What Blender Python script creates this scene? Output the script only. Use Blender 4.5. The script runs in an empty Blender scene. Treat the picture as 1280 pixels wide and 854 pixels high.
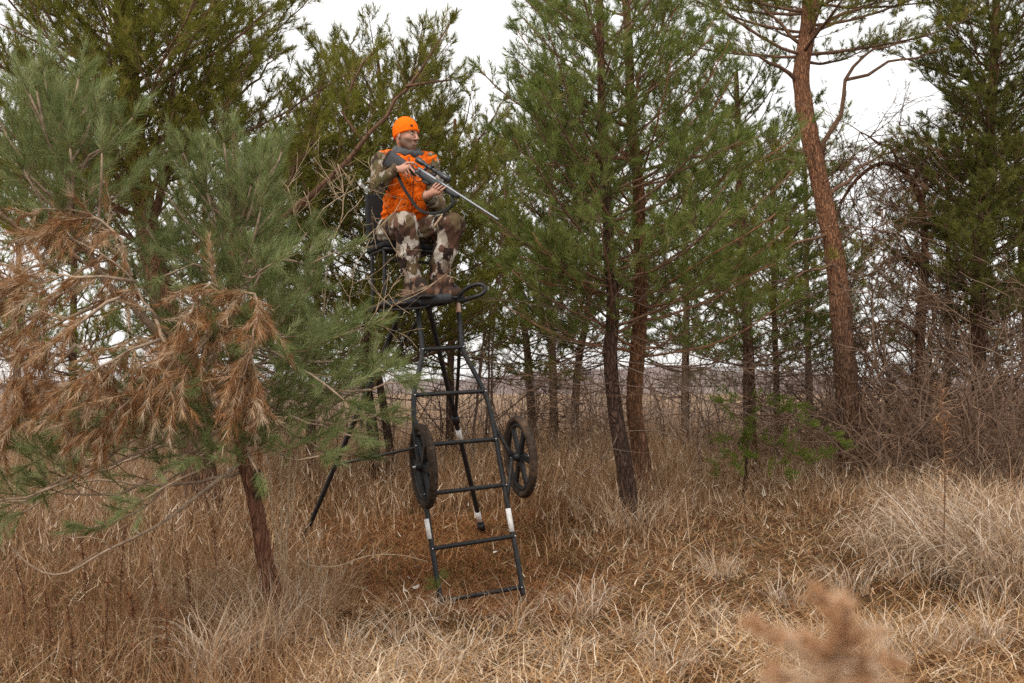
import bpy, bmesh, math, random
import numpy as np
from mathutils import Vector, Matrix

R = math.radians
rng = np.random.default_rng(7)
random.seed(7)
scene = bpy.context.scene
COL = scene.collection

# ------------------------------------------------------------------ camera
CAM_H = 1.45
FPX = 1244.0            # focal length in pixels of a 1280 wide frame (35 mm)
PITCH = math.atan(63 / FPX)
cam_d = bpy.data.cameras.new('camera')
cam_d.lens = 35.0
cam_d.sensor_width = 36.0
cam_d.clip_start = 0.05
cam_d.clip_end = 6000
cam_d.dof.use_dof = True
cam_d.dof.focus_distance = 7.4
cam_d.dof.aperture_fstop = 3.4
cam = bpy.data.objects.new('camera', cam_d)
COL.objects.link(cam)
cam.location = (0, 0, CAM_H)
cam.rotation_euler = (R(90) + PITCH, 0, 0)
scene.camera = cam

# ------------------------------------------------------------------ world: overcast sky
world = bpy.data.worlds.new('World')
scene.world = world
world.use_nodes = True
wn = world.node_tree
wn.nodes.clear()
w_out = wn.nodes.new('ShaderNodeOutputWorld')
w_bg = wn.nodes.new('ShaderNodeBackground')
w_sky = wn.nodes.new('ShaderNodeTexSky')
w_sky.sky_type = 'NISHITA'
w_sky.sun_disc = False
SUN_EL, SUN_AZ = 48.0, 215.0       # azimuth from +Y towards +X: behind and left of the camera
w_sky.sun_elevation = R(SUN_EL)
w_sky.sun_rotation = R(SUN_AZ)
w_sky.air_density = 1.0
w_sky.dust_density = 4.0
w_mix = wn.nodes.new('ShaderNodeMix')
w_mix.data_type = 'RGBA'
w_mix.inputs[0].default_value = 0.9            # closed cloud cover over the blue
w_mix.inputs[7].default_value = (9.2, 9.1, 8.9, 1)
wn.links.new(w_sky.outputs[0], w_mix.inputs[6])
wn.links.new(w_mix.outputs[2], w_bg.inputs[0])
w_bg.inputs[1].default_value = 0.11
wn.links.new(w_bg.outputs[0], w_out.inputs[0])

sun_d = bpy.data.lights.new('sun', 'SUN')
sun_d.energy = 1.5
sun_d.angle = R(10)
sun_d.color = (1.0, 0.95, 0.88)
sun = bpy.data.objects.new('sun', sun_d)
COL.objects.link(sun)
sdir = Vector((math.sin(R(SUN_AZ)) * math.cos(R(SUN_EL)), math.cos(R(SUN_AZ)) * math.cos(R(SUN_EL)), math.sin(R(SUN_EL))))
sun.rotation_euler = sdir.to_track_quat('Z', 'Y').to_euler()
sun.location = (-10, -10, 30)

scene.view_settings.view_transform = 'Standard'
scene.view_settings.look = 'None'
scene.view_settings.exposure = 0.55
scene.view_settings.gamma = 1.0
scene.view_settings.use_curve_mapping = False
scene.cycles.max_bounces = 6
scene.cycles.diffuse_bounces = 3
scene.cycles.glossy_bounces = 2
scene.cycles.transmission_bounces = 2
scene.cycles.transparent_max_bounces = 4
scene.cycles.use_adaptive_sampling = True
scene.cycles.adaptive_threshold = 0.008
scene.cycles.use_denoising = False
scene.cycles.caustics_reflective = False
scene.cycles.caustics_refractive = False

# ------------------------------------------------------------------ helpers
def P(px, py, Y):
    """point at distance Y in front of the camera seen at photo pixel px, py (1280 x 854)"""
    a = (px - 640) / FPX
    b = (427 - py) / FPX
    dy = math.cos(PITCH) - b * math.sin(PITCH)
    dz = math.sin(PITCH) + b * math.cos(PITCH)
    k = Y / dy
    return np.array((a * k, Y, CAM_H + dz * k))

def sstep(a, b, x):
    t = np.clip((x - a) / (b - a), 0, 1)
    return t * t * (3 - 2 * t)

def G(x, y):
    """height of the ground"""
    x = np.asarray(x, float); y = np.asarray(y, float)
    z = 0.26 * sstep(6.8, 10.5, y)
    z = z + (0.025 * np.sin(x * 2.1 + 0.7 * y) + 0.02 * np.sin(y * 2.9 - x * 1.3 + 1.0)) * sstep(60, 20, y)
    z = z + 0.05 * np.sin(x * 0.55 + 1.2) * sstep(7.5, 10, y) * sstep(80, 30, y)
    return z

def GP(px, py_hint, Y):
    p = P(px, py_hint, Y)
    p[2] = float(G(p[0], p[1]))
    return p

def nrm(v):
    v = np.asarray(v, float)
    n = np.linalg.norm(v, axis=-1, keepdims=True)
    return v / np.maximum(n, 1e-9)

def make_mesh(name, verts, tris=None, quads=None, attr=None, smooth=False):
    verts = np.asarray(verts, np.float32)
    nt = 0 if tris is None else len(tris)
    nq = 0 if quads is None else len(quads)
    me = bpy.data.meshes.new(name)
    me.vertices.add(len(verts))
    me.vertices.foreach_set('co', verts.ravel())
    me.loops.add(nt * 3 + nq * 4)
    me.polygons.add(nt + nq)
    li = []
    if nt: li.append(np.asarray(tris, np.int32).ravel())
    if nq: li.append(np.asarray(quads, np.int32).ravel())
    me.loops.foreach_set('vertex_index', np.concatenate(li))
    starts = np.concatenate([np.arange(nt) * 3, nt * 3 + np.arange(nq) * 4]).astype(np.int32)
    me.polygons.foreach_set('loop_start', starts)
    me.polygons.foreach_set('use_smooth', np.full(nt + nq, smooth))
    if attr is not None:
        for k, (dom, arr) in attr.items():
            a = me.attributes.new(k, 'FLOAT', dom)
            a.data.foreach_set('value', np.asarray(arr, np.float32))
    me.update()
    return me

def obj(name, mesh, mat=None, parent=None):
    o = bpy.data.objects.new(name, mesh)
    COL.objects.link(o)
    if mat is not None:
        if mesh.materials: mesh.materials[0] = mat
        else: mesh.materials.append(mat)
    if parent is not None:
        o.parent = parent
        o.matrix_parent_inverse = Matrix.Translation(-Vector(parent.location))
    return o

def thing(name, label, cat, loc, group=None):
    o = bpy.data.objects.new(name, None)
    o.empty_display_size = 0.1
    COL.objects.link(o)
    o.location = Vector([float(c) for c in loc])
    tag(o, label, cat, group)
    return o

def tag(o, label, cat, group=None):
    o['label'] = label
    o['category'] = cat
    if group: o['group'] = group
    return o

def catmull(pts, step):
    pts = np.asarray(pts, float)
    if len(pts) == 2:
        n = max(2, int(np.linalg.norm(pts[1] - pts[0]) / step) + 1)
        t = np.linspace(0, 1, n)[:, None]
        return pts[0] * (1 - t) + pts[1] * t
    p = np.vstack([2 * pts[0] - pts[1], pts, 2 * pts[-1] - pts[-2]])
    out = []
    for i in range(1, len(p) - 2):
        n = max(1, int(np.linalg.norm(p[i + 1] - p[i]) / step))
        for t in np.arange(n) / n:
            out.append(0.5 * ((2 * p[i]) + (-p[i-1] + p[i+1]) * t + (2*p[i-1] - 5*p[i] + 4*p[i+1] - p[i+2]) * t*t + (-p[i-1] + 3*p[i] - 3*p[i+1] + p[i+2]) * t**3))
    out.append(p[-2])
    return np.array(out)

def tube_arrays(paths, sides, cap=True, rough=0.0, closed=False):
    """paths: list of (pts Nx3, radii N) -> verts, quads, tris"""
    V, Q, T = [], [], []
    base = 0
    ang = np.arange(sides) * 2 * math.pi / sides
    ca, sa = np.cos(ang), np.sin(ang)
    for pts, rad in paths:
        pts = np.asarray(pts, float); n = len(pts)
        rad = np.broadcast_to(np.asarray(rad, float), (n,))
        if closed:
            tan = nrm(np.roll(pts, -1, 0) - np.roll(pts, 1, 0))
        else:
            tan = np.empty_like(pts)
            tan[1:-1] = pts[2:] - pts[:-2]; tan[0] = pts[1] - pts[0]; tan[-1] = pts[-1] - pts[-2]
            tan = nrm(tan)
        ref = np.array((0.0, 0, 1)) if abs(tan[:, 2]).mean() < 0.75 else np.array((1.0, 0.1, 0))
        u = nrm(np.cross(tan, ref)); v = np.cross(tan, u)
        rr = rad[:, None]
        if rough:
            rr = rr * (1 + rough * (rng.random((n, sides)) - 0.5) * 2)
        else:
            rr = np.repeat(rr, sides, 1)
        ring = pts[:, None, :] + rr[:, :, None] * (ca[None, :, None] * u[:, None, :] + sa[None, :, None] * v[:, None, :])
        V.append(ring.reshape(-1, 3))
        m = n if closed else n - 1
        i0 = base + np.arange(m)[:, None] * sides + np.arange(sides)[None, :]
        i1 = base + np.arange(m)[:, None] * sides + (np.arange(sides)[None, :] + 1) % sides
        if closed:
            j0 = base + ((np.arange(m)[:, None] + 1) % n) * sides + np.arange(sides)[None, :]
            j1 = base + ((np.arange(m)[:, None] + 1) % n) * sides + (np.arange(sides)[None, :] + 1) % sides
        else:
            j0, j1 = i0 + sides, i1 + sides
        Q.append(np.stack([i0, i1, j1, j0], -1).reshape(-1, 4))
        if cap and not closed:
            for st, flip in ((base, True), (base + (n - 1) * sides, False)):
                idx = np.arange(1, sides - 1)
                t = np.stack([np.full_like(idx, st), st + idx, st + idx + 1], -1)
                T.append(t[:, ::-1] if flip else t)
        base += n * sides
    return np.vstack(V), np.vstack(Q), (np.vstack(T) if T else None)

def tubes(name, paths, sides, mat, parent=None, smooth=True, rough=0.0, closed=False, cap=True, rnd=False):
    v, q, t = tube_arrays(paths, sides, cap, rough, closed)
    at = None
    if rnd:
        n = len(q) + (0 if t is None else len(t))
        at = {'rnd': ('FACE', np.full(n, 0.5))}
    return obj(name, make_mesh(name, v, t, q, at, smooth), mat, parent)

def box_arrays(c, ax, half):
    """c centre, ax 3x3 rows = axes, half sizes"""
    s = np.array([(x, y, z) for x in (-1, 1) for y in (-1, 1) for z in (-1, 1)], float)
    v = np.asarray(c) + (s * np.asarray(half)) @ np.asarray(ax)
    q = np.array([(0, 1, 3, 2), (4, 6, 7, 5), (0, 4, 5, 1), (2, 3, 7, 6), (0, 2, 6, 4), (1, 5, 7, 3)])
    return v, q

def bevel_box(name, c, ax, half, bev, mat, parent, segs=2):
    v, q = box_arrays(c, ax, half)
    bm = bmesh.new()
    vs = [bm.verts.new(p) for p in v]
    for f in q: bm.faces.new([vs[i] for i in f])
    bmesh.ops.recalc_face_normals(bm, faces=bm.faces)
    bmesh.ops.bevel(bm, geom=list(bm.edges), offset=bev, segments=segs, profile=0.5, affect='EDGES')
    me = bpy.data.meshes.new(name); bm.to_mesh(me); bm.free()
    for p in me.polygons: p.use_smooth = True
    return obj(name, me, mat, parent)

# ------------------------------------------------------------------ materials
def mat_base(name):
    m = bpy.data.materials.new(name); m.use_nodes = True
    nt = m.node_tree
    b = nt.nodes['Principled BSDF']
    return m, nt, b

def ramp(nt, stops, interp='LINEAR'):
    n = nt.nodes.new('ShaderNodeValToRGB')
    n.color_ramp.interpolation = interp
    e = n.color_ramp.elements
    e[0].position, e[0].color = stops[0][0], (*stops[0][1], 1)
    e[1].position, e[1].color = stops[1][0], (*stops[1][1], 1)
    for p, c in stops[2:]:
        k = e.new(p); k.color = (*c, 1)
    return n

def noise_tex(nt, scale, detail=4, rough=0.6, vec=None, dist=0.0):
    n = nt.nodes.new('ShaderNodeTexNoise')
    n.inputs['Scale'].default_value = scale
    n.inputs['Detail'].default_value = detail
    n.inputs['Roughness'].default_value = rough
    n.inputs['Distortion'].default_value = dist
    if vec is not None: nt.links.new(vec, n.inputs['Vector'])
    return n

def obj_coord(nt, scale=(1, 1, 1)):
    t = nt.nodes.new('ShaderNodeTexCoord')
    mp = nt.nodes.new('ShaderNodeMapping')
    mp.inputs['Scale'].default_value = scale
    nt.links.new(t.outputs['Object'], mp.inputs['Vector'])
    return mp.outputs[0]

def add_bump(nt, b, height, strength=0.5, dist=0.01):
    n = nt.nodes.new('ShaderNodeBump')
    n.inputs['Strength'].default_value = strength
    n.inputs['Distance'].default_value = dist
    nt.links.new(height, n.inputs['Height'])
    nt.links.new(n.outputs[0], b.inputs['Normal'])

def leaf_mat(name, stops, rough=0.6, trans=0.36, spec=0.10):
    """colour by the per-face random value, with some light coming through"""
    m, nt, b = mat_base(name)
    a = nt.nodes.new('ShaderNodeAttribute'); a.attribute_name = 'rnd'
    r = ramp(nt, stops)
    nt.links.new(a.outputs['Fac'], r.inputs[0])
    nt.links.new(r.outputs[0], b.inputs['Base Color'])
    b.inputs['Roughness'].default_value = rough
    b.inputs['Specular IOR Level'].default_value = spec
    if trans > 0:
        tr = nt.nodes.new('ShaderNodeBsdfTranslucent')
        nt.links.new(r.outputs[0], tr.inputs[0])
        mx = nt.nodes.new('ShaderNodeMixShader'); mx.inputs[0].default_value = trans
        nt.links.new(b.outputs[0], mx.inputs[1]); nt.links.new(tr.outputs[0], mx.inputs[2])
        nt.links.new(mx.outputs[0], nt.nodes['Material Output'].inputs[0])
    return m

def bark_mat(name, low, mid, dark, zlo, zhi, high):
    """furrowed bark: colour low on the bole changes to the flaky red bark higher up"""
    m, nt, b = mat_base(name)
    tc = nt.nodes.new('ShaderNodeTexCoord')
    vec = obj_coord(nt, (1, 1, 0.28))
    n1 = noise_tex(nt, 26, 6, 0.7, vec, 0.6)
    n2 = noise_tex(nt, 5, 3, 0.6, vec)
    sep = nt.nodes.new('ShaderNodeSeparateXYZ')
    nt.links.new(tc.outputs['Object'], sep.inputs[0])
    mr = nt.nodes.new('ShaderNodeMapRange')
    mr.inputs['From Min'].default_value = zlo; mr.inputs['From Max'].default_value = zhi
    nt.links.new(sep.outputs['Z'], mr.inputs['Value'])
    ad = nt.nodes.new('ShaderNodeMath'); ad.operation = 'ADD'
    sub = nt.nodes.new('ShaderNodeMath'); sub.operation = 'MULTIPLY_ADD'
    sub.inputs[1].default_value = 1.2; sub.inputs[2].default_value = -0.6
    nt.links.new(n2.outputs['Fac'], sub.inputs[0])
    nt.links.new(mr.outputs[0], ad.inputs[0]); nt.links.new(sub.outputs[0], ad.inputs[1])
    r1 = ramp(nt, [(0.30, dark), (0.52, low), (0.75, mid)])
    r2 = ramp(nt, [(0.30, tuple(c * 0.45 for c in high)), (0.5, high), (0.75, tuple(min(1, c * 1.5) for c in high))])
    nt.links.new(n1.outputs['Fac'], r1.inputs[0]); nt.links.new(n1.outputs['Fac'], r2.inputs[0])
    mx = nt.nodes.new('ShaderNodeMix'); mx.data_type = 'RGBA'
    nt.links.new(ad.outputs[0], mx.inputs[0]); nt.links.new(r1.outputs[0], mx.inputs[6]); nt.links.new(r2.outputs[0], mx.inputs[7])
    nt.links.new(mx.outputs[2], b.inputs['Base Color'])
    b.inputs['Roughness'].default_value = 0.9
    b.inputs['Specular IOR Level'].default_value = 0.15
    vo = nt.nodes.new('ShaderNodeTexVoronoi'); vo.feature = 'DISTANCE_TO_EDGE'; vo.inputs['Scale'].default_value = 38
    mv = nt.nodes.new('ShaderNodeMix'); mv.data_type = 'VECTOR'; mv.inputs[0].default_value = 0.12
    nt.links.new(vec, mv.inputs[4]); nt.links.new(n2.outputs['Color'], mv.inputs[5]); nt.links.new(mv.outputs[1], vo.inputs['Vector'])
    rv = ramp(nt, [(0.0, (0.35, 0.35, 0.35)), (0.22, (1, 1, 1))]); nt.links.new(vo.outputs['Distance'], rv.inputs[0])
    fis = nt.nodes.new('ShaderNodeMix'); fis.data_type = 'RGBA'; fis.inputs[6].default_value = (*dark, 1)
    nt.links.new(rv.outputs[0], fis.inputs[0]); nt.links.new(mx.outputs[2], fis.inputs[7]); nt.links.new(fis.outputs[2], b.inputs['Base Color'])
    hm = nt.nodes.new('ShaderNodeMath'); hm.operation = 'MULTIPLY_ADD'; hm.inputs[1].default_value = 0.5
    nt.links.new(n1.outputs['Fac'], hm.inputs[0]); nt.links.new(rv.outputs[0], hm.inputs[2])
    add_bump(nt, b, hm.outputs[0], 1.0, 0.02)
    return m

def plain_mat(name, col, rough=0.6, metal=0.0, var=0.25, scale=40, bump=0.0, spec=0.5, dirt=None):
    m, nt, b = mat_base(name)
    vec = obj_coord(nt)
    n = noise_tex(nt, scale, 5, 0.65, vec)
    c = np.array(col)
    st = [(0.3, tuple(c * (1 - var))), (0.7, tuple(np.minimum(1, c * (1 + var))))]
    r = ramp(nt, st)
    nt.links.new(n.outputs['Fac'], r.inputs[0])
    out = r.outputs[0]
    if dirt is not None:
        n2 = noise_tex(nt, scale * 0.25, 6, 0.7, vec)
        r2 = ramp(nt, [(0.52, (0, 0, 0)), (0.68, (1, 1, 1))])
        nt.links.new(n2.outputs['Fac'], r2.inputs[0])
        mx = nt.nodes.new('ShaderNodeMix'); mx.data_type = 'RGBA'
        nt.links.new(r2.outputs[0], mx.inputs[0]); nt.links.new(out, mx.inputs[6]); mx.inputs[7].default_value = (*dirt, 1)
        out = mx.outputs[2]
    nt.links.new(out, b.inputs['Base Color'])
    b.inputs['Roughness'].default_value = rough
    b.inputs['Metallic'].default_value = metal
    b.inputs['Specular IOR Level'].default_value = spec
    if bump: add_bump(nt, b, n.outputs['Fac'], bump, 0.004)
    return m

M = {}
M['needle_olive'] = leaf_mat('needle_olive', [(0.0, (0.090, 0.096, 0.013)), (0.45, (0.180, 0.180, 0.028)), (0.85, (0.280, 0.270, 0.055)), (1.0, (0.34, 0.20, 0.07))])
M['needle_green'] = leaf_mat('needle_green', [(0.0, (0.085, 0.112, 0.024)), (0.5, (0.170, 0.205, 0.048)), (0.9, (0.285, 0.320, 0.100)), (1.0, (0.34, 0.22, 0.08))])
M['needle_blue'] = leaf_mat('needle_blue', [(0.0, (0.095, 0.130, 0.038)), (0.5, (0.205, 0.245, 0.086)), (0.9, (0.36, 0.40, 0.195)), (1.0, (0.36, 0.29, 0.11))], trans=0.4)
M['needle_dark'] = leaf_mat('needle_dark', [(0.0, (0.072, 0.082, 0.016)), (0.5, (0.140, 0.150, 0.032)), (0.9, (0.230, 0.235, 0.062)), (1.0, (0.30, 0.18, 0.07))])
M['needle_fresh'] = leaf_mat('needle_fresh', [(0.0, (0.085, 0.125, 0.018)), (0.5, (0.155, 0.205, 0.030)), (1.0, (0.26, 0.30, 0.065))])
M['needle_brown'] = leaf_mat('needle_brown', [(0.0, (0.18, 0.070, 0.025)), (0.3, (0.33, 0.155, 0.060)), (0.6, (0.45, 0.265, 0.135)), (0.9, (0.56, 0.42, 0.28)), (1.0, (0.64, 0.53, 0.41))], trans=0.28)
M['needle_rust'] = leaf_mat('needle_rust', [(0.0, (0.10, 0.045, 0.022)), (0.5, (0.16, 0.080, 0.042)), (1.0, (0.24, 0.14, 0.085))], trans=0.15)
M['grass'] = leaf_mat('grass', [(0.0, (0.12, 0.050, 0.022)), (0.25, (0.26, 0.132, 0.060)), (0.6, (0.44, 0.270, 0.145)), (0.88, (0.60, 0.43, 0.27)), (1.0, (0.76, 0.63, 0.47))], trans=0.3)
M['straw'] = leaf_mat('straw', [(0.0, (0.16, 0.062, 0.022)), (0.3, (0.31, 0.155, 0.062)), (0.65, (0.52, 0.325, 0.165)), (1.0, (0.82, 0.67, 0.49))], trans=0.2)
M['pale_blade'] = leaf_mat('pale_blade', [(0.0, (0.25, 0.14, 0.07)), (0.35, (0.40, 0.26, 0.15)), (0.7, (0.56, 0.43, 0.31)), (1.0, (0.74, 0.64, 0.53))], trans=0.25)
M['green_grass'] = leaf_mat('green_grass', [(0.0, (0.06, 0.075, 0.015)), (0.5, (0.11, 0.13, 0.03)), (1.0, (0.24, 0.22, 0.07))], trans=0.3)
M['litter'] = leaf_mat('litter', [(0.0, (0.10, 0.036, 0.014)), (0.4, (0.24, 0.090, 0.032)), (0.8, (0.37, 0.165, 0.065)), (1.0, (0.50, 0.30, 0.15))], trans=0.0)
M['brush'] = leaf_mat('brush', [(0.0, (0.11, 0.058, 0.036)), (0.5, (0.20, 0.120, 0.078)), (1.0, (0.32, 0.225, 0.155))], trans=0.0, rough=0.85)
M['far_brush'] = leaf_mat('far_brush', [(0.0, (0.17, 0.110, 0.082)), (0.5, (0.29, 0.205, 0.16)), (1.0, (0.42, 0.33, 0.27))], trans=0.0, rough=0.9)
M['rust_weed'] = leaf_mat('rust_weed', [(0.0, (0.09, 0.028, 0.012)), (0.5, (0.17, 0.062, 0.025)), (1.0, (0.28, 0.13, 0.06))], trans=0.15)
M['bark_low'] = bark_mat('bark_low', (0.115, 0.065, 0.042), (0.20, 0.125, 0.085), (0.03, 0.018, 0.013), 1.5, 4.5, (0.20, 0.088, 0.044))
M['bark_red'] = bark_mat('bark_red', (0.150, 0.082, 0.050), (0.24, 0.145, 0.095), (0.04, 0.022, 0.015), 1.6, 3.8, (0.31, 0.145, 0.076))
M['bark_young'] = bark_mat('bark_young', (0.20, 0.088, 0.050), (0.27, 0.150, 0.098), (0.07, 0.032, 0.020), 0.6, 1.6, (0.22, 0.11, 0.06))
M['bark_dark'] = bark_mat('bark_dark', (0.075, 0.042, 0.030), (0.14, 0.085, 0.06), (0.016, 0.011, 0.009), 2.0, 5.5, (0.17, 0.080, 0.042))
M['bark_orange'] = bark_mat('bark_orange', (0.19, 0.095, 0.052), (0.27, 0.155, 0.095), (0.06, 0.03, 0.018), 0.8, 3.0, (0.25, 0.118, 0.055))
M['bark_pale'] = bark_mat('bark_pale', (0.30, 0.20, 0.135), (0.42, 0.31, 0.22), (0.13, 0.085, 0.058), 2.0, 6.0, (0.33, 0.20, 0.12))
M['limb'] = plain_mat('limb', (0.155, 0.088, 0.055), 0.9, var=0.45, scale=30, bump=0.6, spec=0.15)
M['limb_orange'] = plain_mat('limb_orange', (0.25, 0.125, 0.070), 0.9, var=0.4, scale=30, bump=0.6, spec=0.15)
M['twig'] = plain_mat('twig', (0.19, 0.115, 0.07), 0.9, var=0.4, scale=20, spec=0.15)
M['dead_twig'] = plain_mat('dead_twig', (0.15, 0.10, 0.075), 0.9, var=0.4, scale=20, spec=0.1)
M['pale_twig'] = plain_mat('pale_twig', (0.40, 0.29, 0.185), 0.85, var=0.4, scale=25, spec=0.15)
M['grey_wood'] = plain_mat('grey_wood', (0.30, 0.215, 0.15), 0.85, var=0.45, scale=25, bump=0.5, spec=0.15)
M['steel'] = plain_mat('steel', (0.013, 0.013, 0.014), 0.5, 0.0, var=0.4, scale=60, spec=0.3, bump=0.2, dirt=(0.040, 0.030, 0.022))
M['band'] = plain_mat('band', (0.68, 0.66, 0.64), 0.6, var=0.15, scale=60, dirt=(0.45, 0.40, 0.35))
M['band_tan'] = plain_mat('band_tan', (0.58, 0.36, 0.25), 0.6, var=0.15, scale=60)
M['rubber'] = plain_mat('rubber', (0.045, 0.032, 0.024), 0.95, var=0.5, scale=35, bump=0.6, spec=0.12, dirt=(0.105, 0.066, 0.042))
M['wheel_black'] = plain_mat('wheel_black', (0.010, 0.010, 0.011), 0.5, var=0.3, scale=30, spec=0.3, dirt=(0.028, 0.022, 0.017))
M['bolt'] = plain_mat('bolt', (0.55, 0.56, 0.57), 0.35, 0.9, var=0.2, scale=60)
M['mesh_fabric'] = plain_mat('mesh_fabric', (0.018, 0.018, 0.019), 0.9, var=0.4, scale=120, bump=0.6, spec=0.2)
M['stock'] = plain_mat('stock', (0.030, 0.030, 0.032), 0.6, var=0.25, scale=80, bump=0.2, spec=0.35)
M['barrel'] = plain_mat('barrel', (0.17, 0.175, 0.185), 0.38, 0.6, var=0.12, scale=50)
M['scope'] = plain_mat('scope', (0.016, 0.016, 0.018), 0.35, var=0.2, scale=60)
M['lens'] = plain_mat('lens', (0.05, 0.06, 0.08), 0.05, var=0.1, scale=10, spec=0.9)
M['strap'] = plain_mat('strap', (0.022, 0.021, 0.020), 0.85, var=0.4, scale=90, bump=0.3, spec=0.2)
M['grey_cloth'] = plain_mat('grey_cloth', (0.085, 0.087, 0.092), 0.9, var=0.35, scale=45, bump=0.3, spec=0.15)
M['pad'] = plain_mat('pad', (0.045, 0.046, 0.050), 0.85, var=0.3, scale=60, bump=0.3, spec=0.2)
M['cap_orange'] = plain_mat('cap_orange', (0.88, 0.150, 0.006), 0.95, var=0.06, scale=220, bump=0.35, spec=0.1)
M['eye_white'] = plain_mat('eye_white', (0.30, 0.25, 0.22), 0.3, var=0.05)
M['iris'] = plain_mat('iris', (0.035, 0.03, 0.025), 0.2, var=0.2)
M['brow'] = plain_mat('brow', (0.055, 0.032, 0.02), 0.95, var=0.4, scale=150)
M['plume'] = leaf_mat('plume', [(0.0, (0.46, 0.25, 0.12)), (0.5, (0.66, 0.41, 0.235)), (0.85, (0.76, 0.56, 0.38)), (1.0, (0.88, 0.77, 0.64))], trans=0.5)
M['leaf_white'] = plain_mat('leaf_white', (0.58, 0.50, 0.43), 0.8, var=0.2)

def vest_mat():
    m, nt, b = mat_base('vest_orange')
    vec = obj_coord(nt, (1, 1, 0.8))
    n = noise_tex(nt, 15, 6, 0.68, vec, 2.2)
    r = ramp(nt, [(0.32, (0.03, 0.016, 0.012)), (0.405, (0.20, 0.040, 0.012)), (0.435, (0.82, 0.135, 0.006)), (0.70, (0.90, 0.165, 0.010))])
    nt.links.new(n.outputs['Fac'], r.inputs[0])
    nt.links.new(r.outputs[0], b.inputs['Base Color'])
    b.inputs['Roughness'].default_value = 0.9
    b.inputs['Specular IOR Level'].default_value = 0.12
    n2 = noise_tex(nt, 240, 3, 0.6, vec)
    add_bump(nt, b, n2.outputs['Fac'], 0.3, 0.003)
    return m
M['vest'] = vest_mat()

def camo_mat(name, tones, scale, twigs=0.55, sx=(1, 1, 0.55)):
    """woodland print: torn patches with dark stems across them"""
    m, nt, b = mat_base(name)
    vec = obj_coord(nt, sx)
    nd = noise_tex(nt, scale * 0.9, 4, 0.65, vec)
    mixv = nt.nodes.new('ShaderNodeMix'); mixv.data_type = 'VECTOR'; mixv.inputs[0].default_value = 0.10
    nt.links.new(vec, mixv.inputs[4]); nt.links.new(nd.outputs['Color'], mixv.inputs[5])
    vo = nt.nodes.new('ShaderNodeTexVoronoi'); vo.inputs['Scale'].default_value = scale
    nt.links.new(mixv.outputs[1], vo.inputs['Vector'])
    sp = nt.nodes.new('ShaderNodeSeparateColor'); nt.links.new(vo.outputs['Color'], sp.inputs[0])
    n = len(tones)
    r = ramp(nt, [(0.0, tones[0]), (1.0 / n, tones[1])] + [(i / n, tones[i]) for i in range(2, n)], 'CONSTANT')
    nt.links.new(sp.outputs[0], r.inputs[0])
    n3 = noise_tex(nt, scale * 2.2, 5, 0.7, vec, 2.5)
    r3 = ramp(nt, [(twigs + 0.02, (0, 0, 0)), (twigs + 0.06, (1, 1, 1))])
    nt.links.new(n3.outputs['Fac'], r3.inputs[0])
    mx = nt.nodes.new('ShaderNodeMix'); mx.data_type = 'RGBA'
    nt.links.new(r3.outputs[0], mx.inputs[0]); nt.links.new(r.outputs[0], mx.inputs[6]); mx.inputs[7].default_value = (0.035, 0.02, 0.014, 1)
    nt.links.new(mx.outputs[2], b.inputs['Base Color'])
    b.inputs['Roughness'].default_value = 0.92
    b.inputs['Specular IOR Level'].default_value = 0.1
    n4 = noise_tex(nt, 160, 3, 0.6, vec)
    add_bump(nt, b, n4.outputs['Fac'], 0.3, 0.003)
    return m
M['camo_trousers'] = camo_mat('camo_trousers', [(0.34, 0.285, 0.23), (0.075, 0.040, 0.028), (0.46, 0.41, 0.35), (0.13, 0.090, 0.048), (0.12, 0.062, 0.042), (0.23, 0.175, 0.135), (0.032, 0.020, 0.016)], 19, 0.56)
M['camo_sleeve'] = camo_mat('camo_sleeve', [(0.115, 0.082, 0.042), (0.04, 0.026, 0.018), (0.15, 0.10, 0.06), (0.30, 0.26, 0.21), (0.085, 0.070, 0.032)], 26, 0.545)
M['camo_boot'] = camo_mat('camo_boot', [(0.11, 0.055, 0.035), (0.06, 0.036, 0.026), (0.19, 0.115, 0.08), (0.035, 0.024, 0.02)], 22, 0.6)

def skin_mat():
    m, nt, b = mat_base('skin')
    a = nt.nodes.new('ShaderNodeAttribute'); a.attribute_name = 'beard'
    vec = obj_coord(nt)
    n = noise_tex(nt, 45, 4, 0.6, vec)
    r = ramp(nt, [(0.3, (0.40, 0.185, 0.120)), (0.7, (0.52, 0.27, 0.185))])
    nt.links.new(n.outputs['Fac'], r.inputs[0])
    mx = nt.nodes.new('ShaderNodeMix'); mx.data_type = 'RGBA'
    nt.links.new(a.outputs['Fac'], mx.inputs[0]); nt.links.new(r.outputs[0], mx.inputs[6]); mx.inputs[7].default_value = (0.115, 0.058, 0.032, 1)
    nt.links.new(mx.outputs[2], b.inputs['Base Color'])
    b.inputs['Roughness'].default_value = 0.6
    b.inputs['Subsurface Weight'].default_value = 0.08
    b.inputs['Subsurface Radius'].default_value = (0.01, 0.004, 0.002)
    return m
M['skin'] = skin_mat()

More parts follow.
